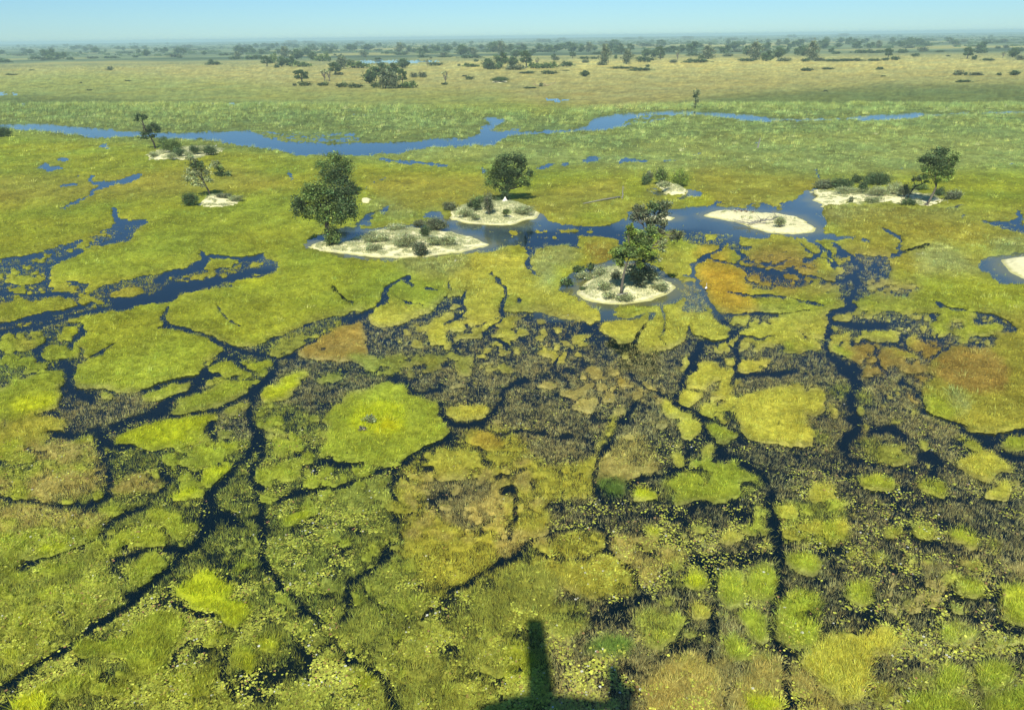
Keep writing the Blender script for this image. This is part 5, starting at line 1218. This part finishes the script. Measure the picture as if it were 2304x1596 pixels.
FAR = {'v1': '335,185,50,60,t 290,185,40,50,o 410,185,45,40,t 375,185,40,38,t 450,192,60,16,b 230,190,100,18,b 330,193,120,16,b 710,260,50,20,b 938,168,40,38,t 120,112,18,16,t 160,108,16,12,t 225,110,12,12,t 342,112,20,14,t 415,108,16,16,t 432,108,16,18,t 490,125,50,25,t 580,122,30,25,o 760,125,28,20,t 793,130,24,20,t 865,125,40,22,t 838,98,10,14,t 863,98,14,16,t 883,98,14,12,t 1075,95,14,14,t 1190,138,28,22,t 20,205,45,20,b 75,290,80,8,b 600,130,90,20,b 710,182,130,12,b 870,178,40,14,b 205,260,50,5,b 575,390,50,7,b 520,342,18,6,b 820,330,50,6,b 1155,180,40,8,b 610,183,60,10,b 100,160,60,8,b',
       'v2': '90,225,120,20,b 70,212,25,24,t 225,190,80,18,b 240,186,40,42,d 330,190,120,22,b 320,142,40,38,t 250,130,18,22,t 435,140,30,22,t 465,110,16,22,t 493,110,25,25,t 430,235,60,58,o 470,215,70,55,g 523,237,45,60,t 580,235,50,60,t 545,180,60,65,d 620,190,70,60,t 655,237,130,30,g 725,195,50,50,t 790,202,110,42,g 832,205,20,30,t 495,245,40,22,b 870,290,70,70,o 905,250,75,75,d 1010,245,170,40,g 890,290,80,14,b 653,338,75,70,o 675,360,90,24,b 608,360,35,14,b 800,330,60,70,r 830,330,50,66,r 790,360,80,22,b 910,370,80,28,b 1000,372,110,25,b 1088,345,70,80,t 1155,300,90,75,t 1230,300,80,80,t 1195,378,100,112,d 1245,378,60,95,d 1300,350,50,85,o 1130,372,70,30,b 1160,228,55,18,b 1300,245,70,55,t 1075,130,70,35,t 960,130,60,35,t 1000,110,25,25,t 1150,110,30,25,t 860,130,60,25,b 800,140,60,30,b 1280,150,50,60,d 540,105,30,20,t 575,105,40,20,t 610,110,40,18,t 700,105,25,16,t 845,105,20,16,t 905,168,25,10,b 868,165,20,10,b 1060,175,30,10,b 1200,155,30,16,b 1285,162,80,14,b 1140,192,60,12,b 1050,165,60,22,b 680,140,50,25,b 740,135,50,22,b 150,165,90,14,b',
       'v3': '58,140,30,35,t 90,145,30,25,t 140,178,50,18,b 198,185,22,10,b 285,172,75,22,b 230,142,90,35,b 300,140,60,38,t 400,150,50,45,t 440,155,60,38,t 475,162,45,42,d 450,182,180,18,b 490,205,35,16,b 455,238,120,20,g 378,233,25,12,b 560,252,70,62,t 600,254,120,24,b 650,242,70,90,t 720,237,60,60,t 810,242,70,92,o 880,238,40,55,r 950,247,150,34,g 870,247,120,32,g 740,257,150,26,b 230,230,110,20,b 175,242,20,50,r 1075,236,100,28,b 985,190,25,35,t 1000,196,60,20,b 1108,182,34,36,o 1180,187,80,14,b 1190,212,55,18,b 1250,187,60,14,b 1290,228,60,18,b 650,157,60,72,d 740,175,60,42,t 850,160,40,35,t 780,142,60,45,t 950,142,60,42,t 1020,132,60,38,t 1100,142,60,52,t 1160,142,40,45,t 1210,142,50,55,d 700,142,40,40,t 580,122,40,38,t 890,132,40,40,t 520,122,40,25,t 350,110,30,30,t 245,100,15,15,t 298,98,20,14,t 50,372,140,35,g 90,307,60,24,b 145,307,70,28,b 292,346,55,74,r 285,353,45,14,b 415,299,42,8,b 448,321,58,22,b 815,281,110,14,b 960,285,115,22,b 1185,301,50,38,t 905,365,30,20,b 840,376,100,9,b 1065,263,60,5,b 620,140,260,16,b 900,142,200,14,b',
       'v4': '28,227,62,118,d 170,219,62,84,d 100,187,25,24,b 145,249,170,14,b 265,263,170,18,b 305,241,30,18,b 120,150,60,35,t 195,142,40,46,o 60,130,60,42,t 290,172,55,46,t 345,175,45,45,t 385,190,50,72,o 290,207,130,34,b 470,142,55,32,o 520,142,45,42,t 495,195,40,55,r 470,211,60,16,b 625,211,200,20,b 695,187,90,75,d 650,188,45,25,b 630,117,50,30,t 800,152,60,50,t 820,171,80,16,b 940,162,60,55,t 1000,187,95,95,d 1065,201,60,62,t 1140,182,65,65,t 1105,190,30,25,b 950,202,140,18,b 1180,202,110,18,b 1270,162,50,52,t 1300,167,40,50,t 1195,152,35,35,t 885,102,40,26,t 918,100,25,26,t 1145,102,40,36,d 1270,105,70,40,t 330,82,22,18,t 402,86,20,18,t 570,86,40,14,b 705,97,30,16,t 1030,82,20,16,t 1075,82,25,22,t 300,107,120,16,b 600,167,110,12,b 390,182,50,14,b 1305,263,40,12,b 760,120,60,12,b 480,120,60,12,b',
       'v5': '72,180,75,100,d 18,152,50,55,t 30,187,60,18,b 110,184,90,16,b 200,186,130,14,b 290,184,170,14,b 215,142,60,14,b 370,137,150,18,b 182,132,30,25,t 220,103,40,24,t 150,87,35,36,t 105,91,40,26,t 235,77,35,30,t 282,87,35,40,t 320,86,35,30,t 380,77,40,26,t 413,107,40,32,t 463,106,42,38,d 515,168,40,52,o 560,179,60,22,b 500,181,50,16,b 540,70,30,25,t 580,91,60,26,t 640,82,50,35,t 690,86,60,32,t 740,91,30,22,t 675,157,55,18,b 720,127,80,20,b 600,136,60,12,b 640,107,80,14,b 820,132,60,12,b 980,170,50,58,o 1022,176,25,25,t 1060,122,60,46,t 1060,137,90,20,b 1100,181,80,12,b 1190,165,35,35,r 1245,162,50,52,t 1290,177,60,22,b 1160,77,80,14,b 1090,81,80,16,b 1200,71,60,14,b 1280,127,60,20,b 920,97,50,14,b 1210,107,40,14,b 870,157,30,8,b 45,242,75,18,b 165,233,80,12,b 470,234,50,14,b 490,274,35,6,b 928,268,65,25,b 970,268,25,18,b 1035,268,90,14,b 1165,268,35,14,b 1252,268,50,28,t 965,308,100,12,b 150,365,30,10,b 430,183,90,12,b 620,60,70,12,b 760,62,70,10,b'}
PK = {'t': 'round', 'o': 'open', 'd': 'tall', 'r': 'bare', 'f': 'flat'}
protos = {k: proto_tree(k) for k in ('round', 'open', 'tall', 'bare', 'flat')}; used = set()
def proto_bush(c, flat):
    mb = MB()
    for k in range(5): leaves(mb, (-.28 + .14 * k, rng.uniform(-.12, .12), .36), (.27, .3, rng.uniform(.4, .62)), 200, .05, GRN[c], nc=9, up=.3, low=-.3)
    for k in range(5): tube(mb, bend((-.2 + .1 * k, 0, -.1), (-.24 + .12 * k, 0, .5), 3, .05), [.02, .015, .01], 4, (.05, .05, .04), 1)
    return mb.build('thicket', [M_LEAF, M_BARKD])
pbush = {'b': [proto_bush('d', 1), proto_bush('k', 1), proto_bush('d', 0)], 'g': [proto_bush('g', 1)]}
THIRD = ['left third', 'middle third', 'right third']
NUM = ['first', 'second', 'third', 'fourth', 'fifth', 'sixth', 'seventh', 'eighth', 'ninth', 'tenth', 'eleventh', 'twelfth', 'thirteenth', 'fourteenth', 'fifteenth', 'sixteenth', 'seventeenth', 'eighteenth', 'nineteenth', 'twentieth'] + ['%dth' % k for k in range(21, 90)]
KN = {'t': 'rounded dark tree', 'o': 'open crowned tree', 'd': 'tall dense dark tree', 'r': 'bare grey twiggy tree', 'b': 'dark bush', 'g': 'bright green thicket'}
rows = []
for tg, s_ in FAR.items():
    for e in s_.split():
        a = e.split(','); x, y, w_, h_ = map(float, a[:4]); p = PT(tg, [[x, y]])[0]; k = a[4]
        rows.append([p[0], p[1], w_ * TAGS[tg][2] / 1.7778, h_ * TAGS[tg][2] / 1.7778, k])
rr_ = random.Random(3)
for i in range(70):                                  # more thin scrub between the far trees
    u = rr_.uniform(0, 2304); hy = 96 - 28 * u / 2304; rows.append([u, hy + 10 + 38 * rr_.random() ** 1.3, rr_.uniform(12, 42), rr_.uniform(3, 6.5), 'b'])
for i in range(95):
    u = rr_.uniform(0, 2304); hy = 96 - 28 * u / 2304; dd_ = rr_.random(); c_ = math.exp(-((u - 1250) / 900) ** 2)
    v = hy + 11 + dd_ * 34 * (.5 + .5 * c_); s_ = (v - hy) * rr_.uniform(.28, .62) * (.6 + .4 * c_); rows.append([u, v, s_ * rr_.uniform(.9, 1.6), s_, 't' if rr_.random() < .8 else 'o'])
bands = {}
for r_ in rows:
    hy = 96 - 28 * r_[0] / 2304; dy = r_[1] - hy; r_.append(0 if dy < 24 else 1 if dy < 48 else 2 if dy < 70 else 3)
rows.sort(key=lambda r: r[0])
BN = ['in the haziest far woods', 'in the far wooded belt', 'edging the golden plain', 'on the golden plain']
nfar = {}
for (u, v, w_, h_, k, bd) in rows:
    wp, t = G(u, v); t = t[0]; wm = w_ * t; hm = h_ * t * (1.0 if k in 'bg' else 1.02)
    if k in 'bg':
        L_ = pbush[k]; pr = L_[rr_.randrange(len(L_))]
        if pr not in used: o = pr; used.add(pr)
        else: o = pr.copy(); COL.objects.link(o)
        o.location = (wp[0, 0], wp[0, 1], .1); o.scale = (wm / 1.0, min(wm, 14 + wm * .4), max(hm * 1.45, 1.0)); o.rotation_euler = (0, 0, rr_.choice((0, math.pi)) + rr_.uniform(-.08, .08))
    else:
        kk = PK[k] if not (k == 't' and rr_.random() < .35) else 'flat'
        pr = protos[kk]; o = dup_tree(pr, (wp[0, 0], wp[0, 1], .1), wm * 1.3, hm * 1.08, pr not in used); used.add(pr)
    th = min(2, int(u / 768)); key = (k, bd, th); nfar[key] = nfar.get(key, 0) + 1
    if bd < 2: lb = '%s %s, %s of the photo' % (KN[k], BN[bd], THIRD[th]); gr = '%ss %s, %s' % (KN[k], BN[bd], THIRD[th])
    else:
        key2 = (k, bd); nfar[key2] = nfar.get(key2, 0) + 1
        lb = '%s %s, %s such from the left' % (KN[k], BN[bd], NUM[nfar[key2] - 1]); gr = '%ss %s' % (KN[k], BN[bd])
    tag(o, lb, 'bush' if k in 'bg' else 'tree', gr)
print('far', len(rows))
# far-off woods along the horizon, one mass
mb = MB(); n = 15000
yy = np.concatenate([rng.uniform(13000, 15500, 8000), rng.uniform(2600, 12000, 7000)]); xx = rng.uniform(-.8, .8, n) * yy * 1.05
ok = (fbm(xx / 900, yy / 500, 141, 3) > -.05) | ((yy > 13000) & (fbm(xx / 2500, yy / 2500, 143, 2) > -.2)); xx = xx[ok]; yy = yy[ok]; n = len(xx)
hh = rng.uniform(5, 11, n) * np.where(yy > 13000, 1.5, .75); ww = hh * rng.uniform(1.2, 3.2, n)
for k in range(3):
    px = xx + rng.normal(0, 1, n) * ww * .4; py = yy + rng.normal(0, 1, n) * ww * .4; a = rng.uniform(-.6, .6, n)
    V = np.stack([np.stack([px - ww * .5, py - a * ww * .5, px * 0], -1), np.stack([px + ww * .5, py + a * ww * .5, px * 0], -1), np.stack([px + ww * .3, py + a * ww * .3, hh * rng.uniform(.6, 1, n)], -1), np.stack([px - ww * .3, py - a * ww * .3, hh * rng.uniform(.6, 1, n)], -1)], 1)
    c = np.array(GRN['d'])[None] * np.exp(rng.normal(0, .25, (n, 1))); mb.add(V.reshape(-1, 3), np.arange(n * 4).reshape(n, 4), np.repeat(c, 4, 0))
tag(mb.build('distant_woodland', M_LEAF), 'thin blue dark line of far off woods along the horizon', 'woodland', kind='stuff')
# ------------------------------------------------------------------ termite mound, dead wood
def ptz(tg, x, y, dz=0.0):
    p = PT(tg, [[x, y]])[0]; w, t = G(p[0], p[1]); z = float(ground_z(w[0, 0], w[0, 1])[0]); w, t = G(p[0], p[1], z + dz); return w[0], t[0] * TAGS[tg][2] / 1.7778
w, sc_ = ptz('r', 765, 560); sc_ *= 1.35; hm = 56 * sc_; n1, n2 = 14, 20; V = []
for i in range(n1 + 1):
    f = i / n1; r = (38 * sc_) * ((1 - f) ** 1.5 * .95 + .13 * (1 - f ** 6)); 
    for j in range(n2):
        a = j / n2 * 2 * math.pi; rr1 = r * (1 + .25 * math.sin(3 * a + f * 5) * (1 - f) + .12 * rng.normal()); V.append((math.cos(a) * rr1 + .08 * f, math.sin(a) * rr1, f * hm - .2))
ii = np.arange(n2); jj = (ii + 1) % n2
Fq = np.concatenate([np.stack([k * n2 + ii, k * n2 + jj, (k + 1) * n2 + jj, (k + 1) * n2 + ii], -1) for k in range(n1)])
V.append((.08, 0, hm)); top = np.stack([n1 * n2 + ii, n1 * n2 + jj, np.full(n2, len(V) - 1)], -1)
tag(mesh('termite_mound', V, [Fq, top], M_TERM, smooth=True, loc=tuple(w)), 'pointed white termite mound on top of the middle sand island', 'termite mound')
def limb(mb, p, d, L, r, lev, flat=.35):
    k = 5; P = [np.array(p, float)]; d = np.array(d, float)
    for i in range(k):
        d = d + rng.normal(0, .16, 3); d[2] *= .8 if lev else .9; d /= np.linalg.norm(d); q_ = P[-1] + d * L / k; q_[2] = max(q_[2], .04); P.append(q_)
    tube(mb, P, np.linspace(r, max(r * .45, .012), k + 1), 5)
    if lev < 3:
        for i in range(5 if lev == 0 else 3):
            j = rng.integers(1, k + 1); dd = d + rng.normal(0, .75, 3); dd[2] = dd[2] * .6 + .15; dd /= np.linalg.norm(dd)
            limb(mb, P[j], dd, L * rng.uniform(.35, .6), max(r * .5, .02), lev + 1)
w0, sc_ = ptz('x', 1500, 300); w1, _ = ptz('x', 960, 420); mb = MB(); d = w1 - w0; L = np.linalg.norm(d)
limb(mb, (0, 0, .45), d / L, L * .95, .16, 0); w2, _ = ptz('x', 1500, 380); limb(mb, w2 - w0 + (0, 0, .3), (w1 - w2) / np.linalg.norm(w1 - w2), L * .8, .13, 0); limb(mb, (0, 0, .4), (-.25, .1, .95), 105 * sc_, .12, 2)
w3, _ = ptz('x', 1350, 330); limb(mb, w3 - w0 + (0, 0, .4), d / L + (0, .1, .1), L * .55, .12, 0); tube(mb, [(0, 0, .4), (.9, .2, .5), (1.7, .3, .35)], [.16, .15, .05], 6)
tag(mb.build('fallen_tree', M_DEAD, smooth=True, loc=tuple(w0)), 'grey leafless fallen tree lying across the low white sandbar', 'dead tree')
w0, sc_ = ptz('s', 1000, 1395); w1, _ = ptz('s', 1180, 1350); mb = MB(); d = w1 - w0
tube(mb, [np.zeros(3) + (0, 0, .2), d * .35 + (0, 0, .3), d * .7 + (0, 0, .25), d + (0, 0, .1)], [.2, .17, .12, .04], 7); tube(mb, [d * .2 + (0, 0, .3), d * .5 + (.1, -.4, .4), d * .8 + (.2, -.5, .2)], [.09, .07, .02], 5)
for k in range(7): a = rng.uniform(0, 6.28); tube(mb, [(0, 0, .25), (math.cos(a) * .3 - .2, math.sin(a) * .2, .25 + math.sin(a) * .2), (math.cos(a) * .5 - .35, math.sin(a) * .4, max(.02, .2 + math.sin(a) * .35))], [.08, .05, .015], 4)
tag(mb.build('fallen_log', M_DEAD, smooth=True, loc=tuple(w0)), 'short grey fallen log with splayed roots at the foot of the bare trunk', 'log')
def snag(tg, x, y, x1, y1, r, label, nb=4):
    w0, sc_ = ptz(tg, x, y); mb = MB(); e = np.array([(x1 - x) * sc_, 0, (y - y1) * sc_]); P = bend((0, 0, -.2), e, 6, .03); tube(mb, P, np.linspace(r, r * .4, 6), 6)
    for k in range(nb):
        j = rng.integers(2, 6); d = np.array([rng.normal(0, .6), rng.normal(0, .4), .6]); tube(mb, bend(P[j], P[j] + d * np.linalg.norm(e) * .25, 4, .08), np.linspace(r * .4, .02, 4), 4)
    tag(mb.build('dead_snag', M_DEAD, smooth=True, loc=tuple(w0)), label, 'dead tree')
snag('b', 1955, 1150, 1958, 1060, .28, 'grey standing dead trunk in the marsh left of the small bush island', 2)
snag('c', 655, 765, 672, 705, .5, 'pale broken dead trunk among the green reeds south of the river', 4)
snag('g', 2215, 985, 2255, 950, .12, 'bleached bare branch at the back of the far right sand island', 5)
w0, sc_ = ptz('b', 1700, 1185); w1, _ = ptz('b', 1940, 1145); mb = MB(); d = w1 - w0; tube(mb, [np.zeros(3) + (0, 0, .5), d * .5 + (.3, 0, .75), d + (0, 0, .65)], [.12, .2, .3], 6)
tag(mb.build('fallen_log', M_DEAD, smooth=True, loc=tuple(w0)), 'long thin fallen log lying in the grass left of the standing dead trunk', 'log')
w0, sc_ = ptz('b', 1440, 402); mb = MB(); limb(mb, (0, 0, .3), (.2, 0, .9), 15 * sc_, .9, 1); limb(mb, (0, 0, .8), (1, 0, .05), 60 * sc_, .5, 1); limb(mb, (0, 0, .6), (-1, 0, .05), 70 * sc_, .5, 1)
tag(mb.build('fallen_tree', mat_plain('tan_wood', (.42, .33, .18), .9, 4, .3, .02), smooth=True, loc=tuple(w0)), 'tan broken fallen tree out on the dry grass plain', 'dead tree')
# ------------------------------------------------------------------ birds
M_GOOSE = mat_attr('bird_feathers', .7)
def bird(loc, rz, s, dark, label, cat, group=None, name='goose', neck=1.0):
    mb = MB(); dk = dark; P = [(-.50, 0, .40), (-.40, 0, .42), (-.25, 0, .44), (-.05, 0, .44), (.14, 0, .46), (.24, 0, .52), (.29, 0, .52 + .10 * neck), (.31, 0, .52 + .22 * neck), (.33, 0, .52 + .30 * neck), (.39, 0, .52 + .32 * neck), (.46, 0, .52 + .30 * neck), (.53, 0, .52 + .28 * neck)]
    rd = [.01, .05, .12, .155, .14, .09, .045, .035, .045, .05, .022, .006]
    cols = np.array([dk] * 5 + [np.array(dk) * .8 + .1] + [(.55, .50, .42)] * 1 + [(.6, .55, .46)] * 3 + [(.5, .2, .12)] * 2); sd = 9
    tube(mb, P, rd, sd, np.concatenate([np.repeat(cols, sd, 0), cols[:1], cols[-1:]]))
    for sgn in (-1, 1):
        tube(mb, [(.0, sgn * .06, .36), (.02, sgn * .07, .18), (0, sgn * .07, .02), (.10, sgn * .07, .01)], [.03, .014, .012, .02], 5, (.5, .25, .15))
        tube(mb, [(.12, sgn * .10, .48), (-.08, sgn * .15, .46), (-.30, sgn * .10, .43), (-.52, sgn * .04, .40)], [.03, .07, .05, .01], 5, np.array(dk) * .8)
    o = mb.build(name, M_GOOSE, smooth=True, loc=tuple(loc)); o.rotation_euler = (0, 0, rz); o.scale = (s, s, s); return tag(o, label, cat, group)
GL = ['brown goose standing leftmost on the white sandbar', 'brown goose at the back, second from the left on the sandbar', 'brown goose in the middle of the sandbar flock, in front', 'brown goose in the middle of the sandbar flock, behind', 'brown goose fourth along, left of the gap in the flock', 'brown goose apart at the right end of the sandbar flock']
for (x, y, rz), lb in zip([(820, 205, 2.9), (885, 190, 2.6), (925, 205, 3.3), (985, 195, .2), (1015, 212, .1), (1115, 218, .0)], GL):
    w, s_ = ptz('x', x, y); bird(w, rz, 1.05, (.13, .075, .045), lb, 'goose', 'geese on the white sandbar')
for (tg, x, y, lb) in [('f', 1097, 965, 'white egret beside the narrow channel at the orange grass'), ('u', 792, 320, 'white egret at the right end of the river side island'), ('b', 1523, 494, 'white egret far out at the wet patch of the dry plain')]:
    w, s_ = ptz(tg, x, y); bird(w, 1.2, 1.3, (.85, .85, .82), lb, 'egret', name='egret', neck=1.7)
# ------------------------------------------------------------------ the aeroplane that throws the shadow
M_WHITE = mat_plain('white_aircraft_paint', (.75, .76, .77), .35); M_GLS = mat_plain('aircraft_window', (.03, .04, .05), .1); M_TYR = mat_plain('rubber', (.02, .02, .02), .8)
ax, ay, az_ = -10.6, -6.2, 56.0
pl = tag(empty('aeroplane', (ax, ay, az_ - 1.6)), 'small white high wing aeroplane whose shadow falls at the bottom edge', 'aeroplane')
def prt(mb, name, m=M_WHITE, parent=pl, smooth=True): return mb.build(name, m, parent, smooth=smooth)
mb = MB(); xs_ = [0, .15, .6, 1.4, 2.3, 3.2, 5.4, 7.0, 9.0, 11.0, 11.9]; rs = [.10, .40, .62, .75, 1.0, 1.05, 1.05, .9, .6, .35, .15]; zs = [1.45, 1.45, 1.45, 1.45, 1.55, 1.6, 1.6, 1.65, 1.75, 1.85, 1.9]
tube(mb, [(a, 0, b) for a, b in zip(xs_, zs)], rs, 16); prt(mb, 'fuselage')
def slab(pts, th):
    n = len(pts); V = [(x, y, z + th) for x, y, z in pts] + [(x, y, z - th) for x, y, z in pts]; Q = [[i, (i + 1) % n, (i + 1) % n + n, i + n] for i in range(n)]; mb = MB(); mb.add(V, Q)
    mb.F.setdefault((n, 0), []).append(np.array([list(range(n)), list(range(2 * n - 1, n - 1, -1))])); return mb
wx = 3.7
prt(slab([(wx, -8.8, 2.6), (wx - .05, 0, 2.45), (wx, 8.8, 2.6), (wx + .4, 8.95, 2.6), (wx + 1.55, 8.9, 2.6), (wx + 2.2, 0, 2.42), (wx + 1.55, -8.9, 2.6), (wx + .3, -8.95, 2.6)], .08), 'wing', smooth=False)
prt(slab([(9.9, 0, 2.0), (10.3, -3.9, 2.0), (10.6, -4.1, 2.0), (11.2, -4.0, 2.0), (11.9, 0, 2.0), (11.2, 4.0, 2.0), (10.6, 4.1, 2.0), (10.3, 3.9, 2.0)], .05), 'tailplane', smooth=False)
mb = MB(); Vf = [(9.7, 0, 1.9), (11.9, 0, 1.9), (12.2, 0, 3.9), (11.4, 0, 3.9)]; mb.add([(x, .05, z) for x, _, z in Vf] + [(x, -.05, z) for x, _, z in Vf], [[0, 1, 2, 3], [7, 6, 5, 4], [0, 4, 5, 1], [1, 5, 6, 2], [2, 6, 7, 3], [3, 7, 4, 0]]); prt(mb, 'fin', smooth=False)
for sgn in (-1, 1):
    mb = MB(); tube(mb, [(wx + .5, sgn * .7, 1.1), (wx + .55, sgn * 4.4, 2.5)], [.06, .05], 6); prt(mb, 'wing_strut')
    mb = MB(); tube(mb, [(wx + 1.2, sgn * .5, .95), (wx + 1.2, sgn * 1.5, .35)], [.07, .05], 6); lg = prt(mb, 'landing_leg'); mb = MB(); tube(mb, [(wx + 1.2, sgn * 1.42, .3), (wx + 1.2, sgn * 1.62, .3)], [.3, .3], 16); prt(mb, 'wheel', M_TYR, lg)
mb = MB(); tube(mb, [(1.1, 0, 1.0), (1.1, 0, .3)], [.06, .05], 6); lg = prt(mb, 'landing_leg'); mb = MB(); tube(mb, [(1.1, -.09, .27), (1.1, .09, .27)], [.25, .25], 16); prt(mb, 'wheel', M_TYR, lg)
mb = MB()
for k in range(3):
    a = k * 2.094 + .5; d = np.array([0, math.cos(a), math.sin(a)]); e = np.array([0, -math.sin(a), math.cos(a)]) * .09; b0 = np.array([-.05, 0, 1.45]); x_ = np.array([.03, 0, 0])
    q_ = [b0 + d * .1 - e * .5, b0 + d * .1 + e * .5, b0 + d * 1.3 + e * .6, b0 + d * 1.3 - e * .6]; mb.add([p + x_ for p in q_] + [p - x_ for p in q_], [[0, 1, 2, 3], [7, 6, 5, 4], [0, 4, 5, 1], [1, 5, 6, 2], [2, 6, 7, 3], [3, 7, 4, 0]])
prt(mb, 'propeller', M_TYR, smooth=False)
for sgn in (-1, 1):
    for k in range(5):
        x_ = 2.9 + k * .95; y_ = sgn * .80; mb = MB(); mb.add([(x_, y_ - sgn * .03, 1.65), (x_ + .6, y_ - sgn * .03, 1.65), (x_ + .55, y_ * .97 - sgn * .03, 2.0), (x_ + .05, y_ * .97 - sgn * .03, 2.0), (x_, y_ + sgn * .03, 1.65), (x_ + .6, y_ + sgn * .03, 1.65), (x_ + .55, y_ * .9 + sgn * .03, 2.0), (x_ + .05, y_ * .9 + sgn * .03, 2.0)], [[0, 1, 2, 3], [7, 6, 5, 4], [0, 4, 5, 1], [1, 5, 6, 2], [2, 6, 7, 3], [3, 7, 4, 0]]); prt(mb, 'window', M_GLS, smooth=False)
# ------------------------------------------------------------------ the air
hz = D0.materials.new('haze_air'); hz.use_nodes = True; t_ = hz.node_tree; t_.nodes.clear()
pv = t_.nodes.new('ShaderNodeVolumePrincipled'); ho = t_.nodes.new('ShaderNodeOutputMaterial')
pv.inputs['Color'].default_value = (.66, .93, 1.0, 1); pv.inputs['Density'].default_value = 1.15e-4; pv.inputs['Anisotropy'].default_value = 0
t_.links.new(pv.outputs[0], ho.inputs['Volume'])
g = 40000.0; z0, z1 = -2.0, 61.0
hv = [(-g, -g, z0), (g, -g, z0), (g, g, z0), (-g, g, z0), (-g, -g, z1), (g, -g, z1), (g, g, z1), (-g, g, z1)]
tag(mesh('haze', hv, np.array([[0, 3, 2, 1], [4, 5, 6, 7], [0, 1, 5, 4], [1, 2, 6, 5], [2, 3, 7, 6], [3, 0, 4, 7]]), hz), kind='stuff')
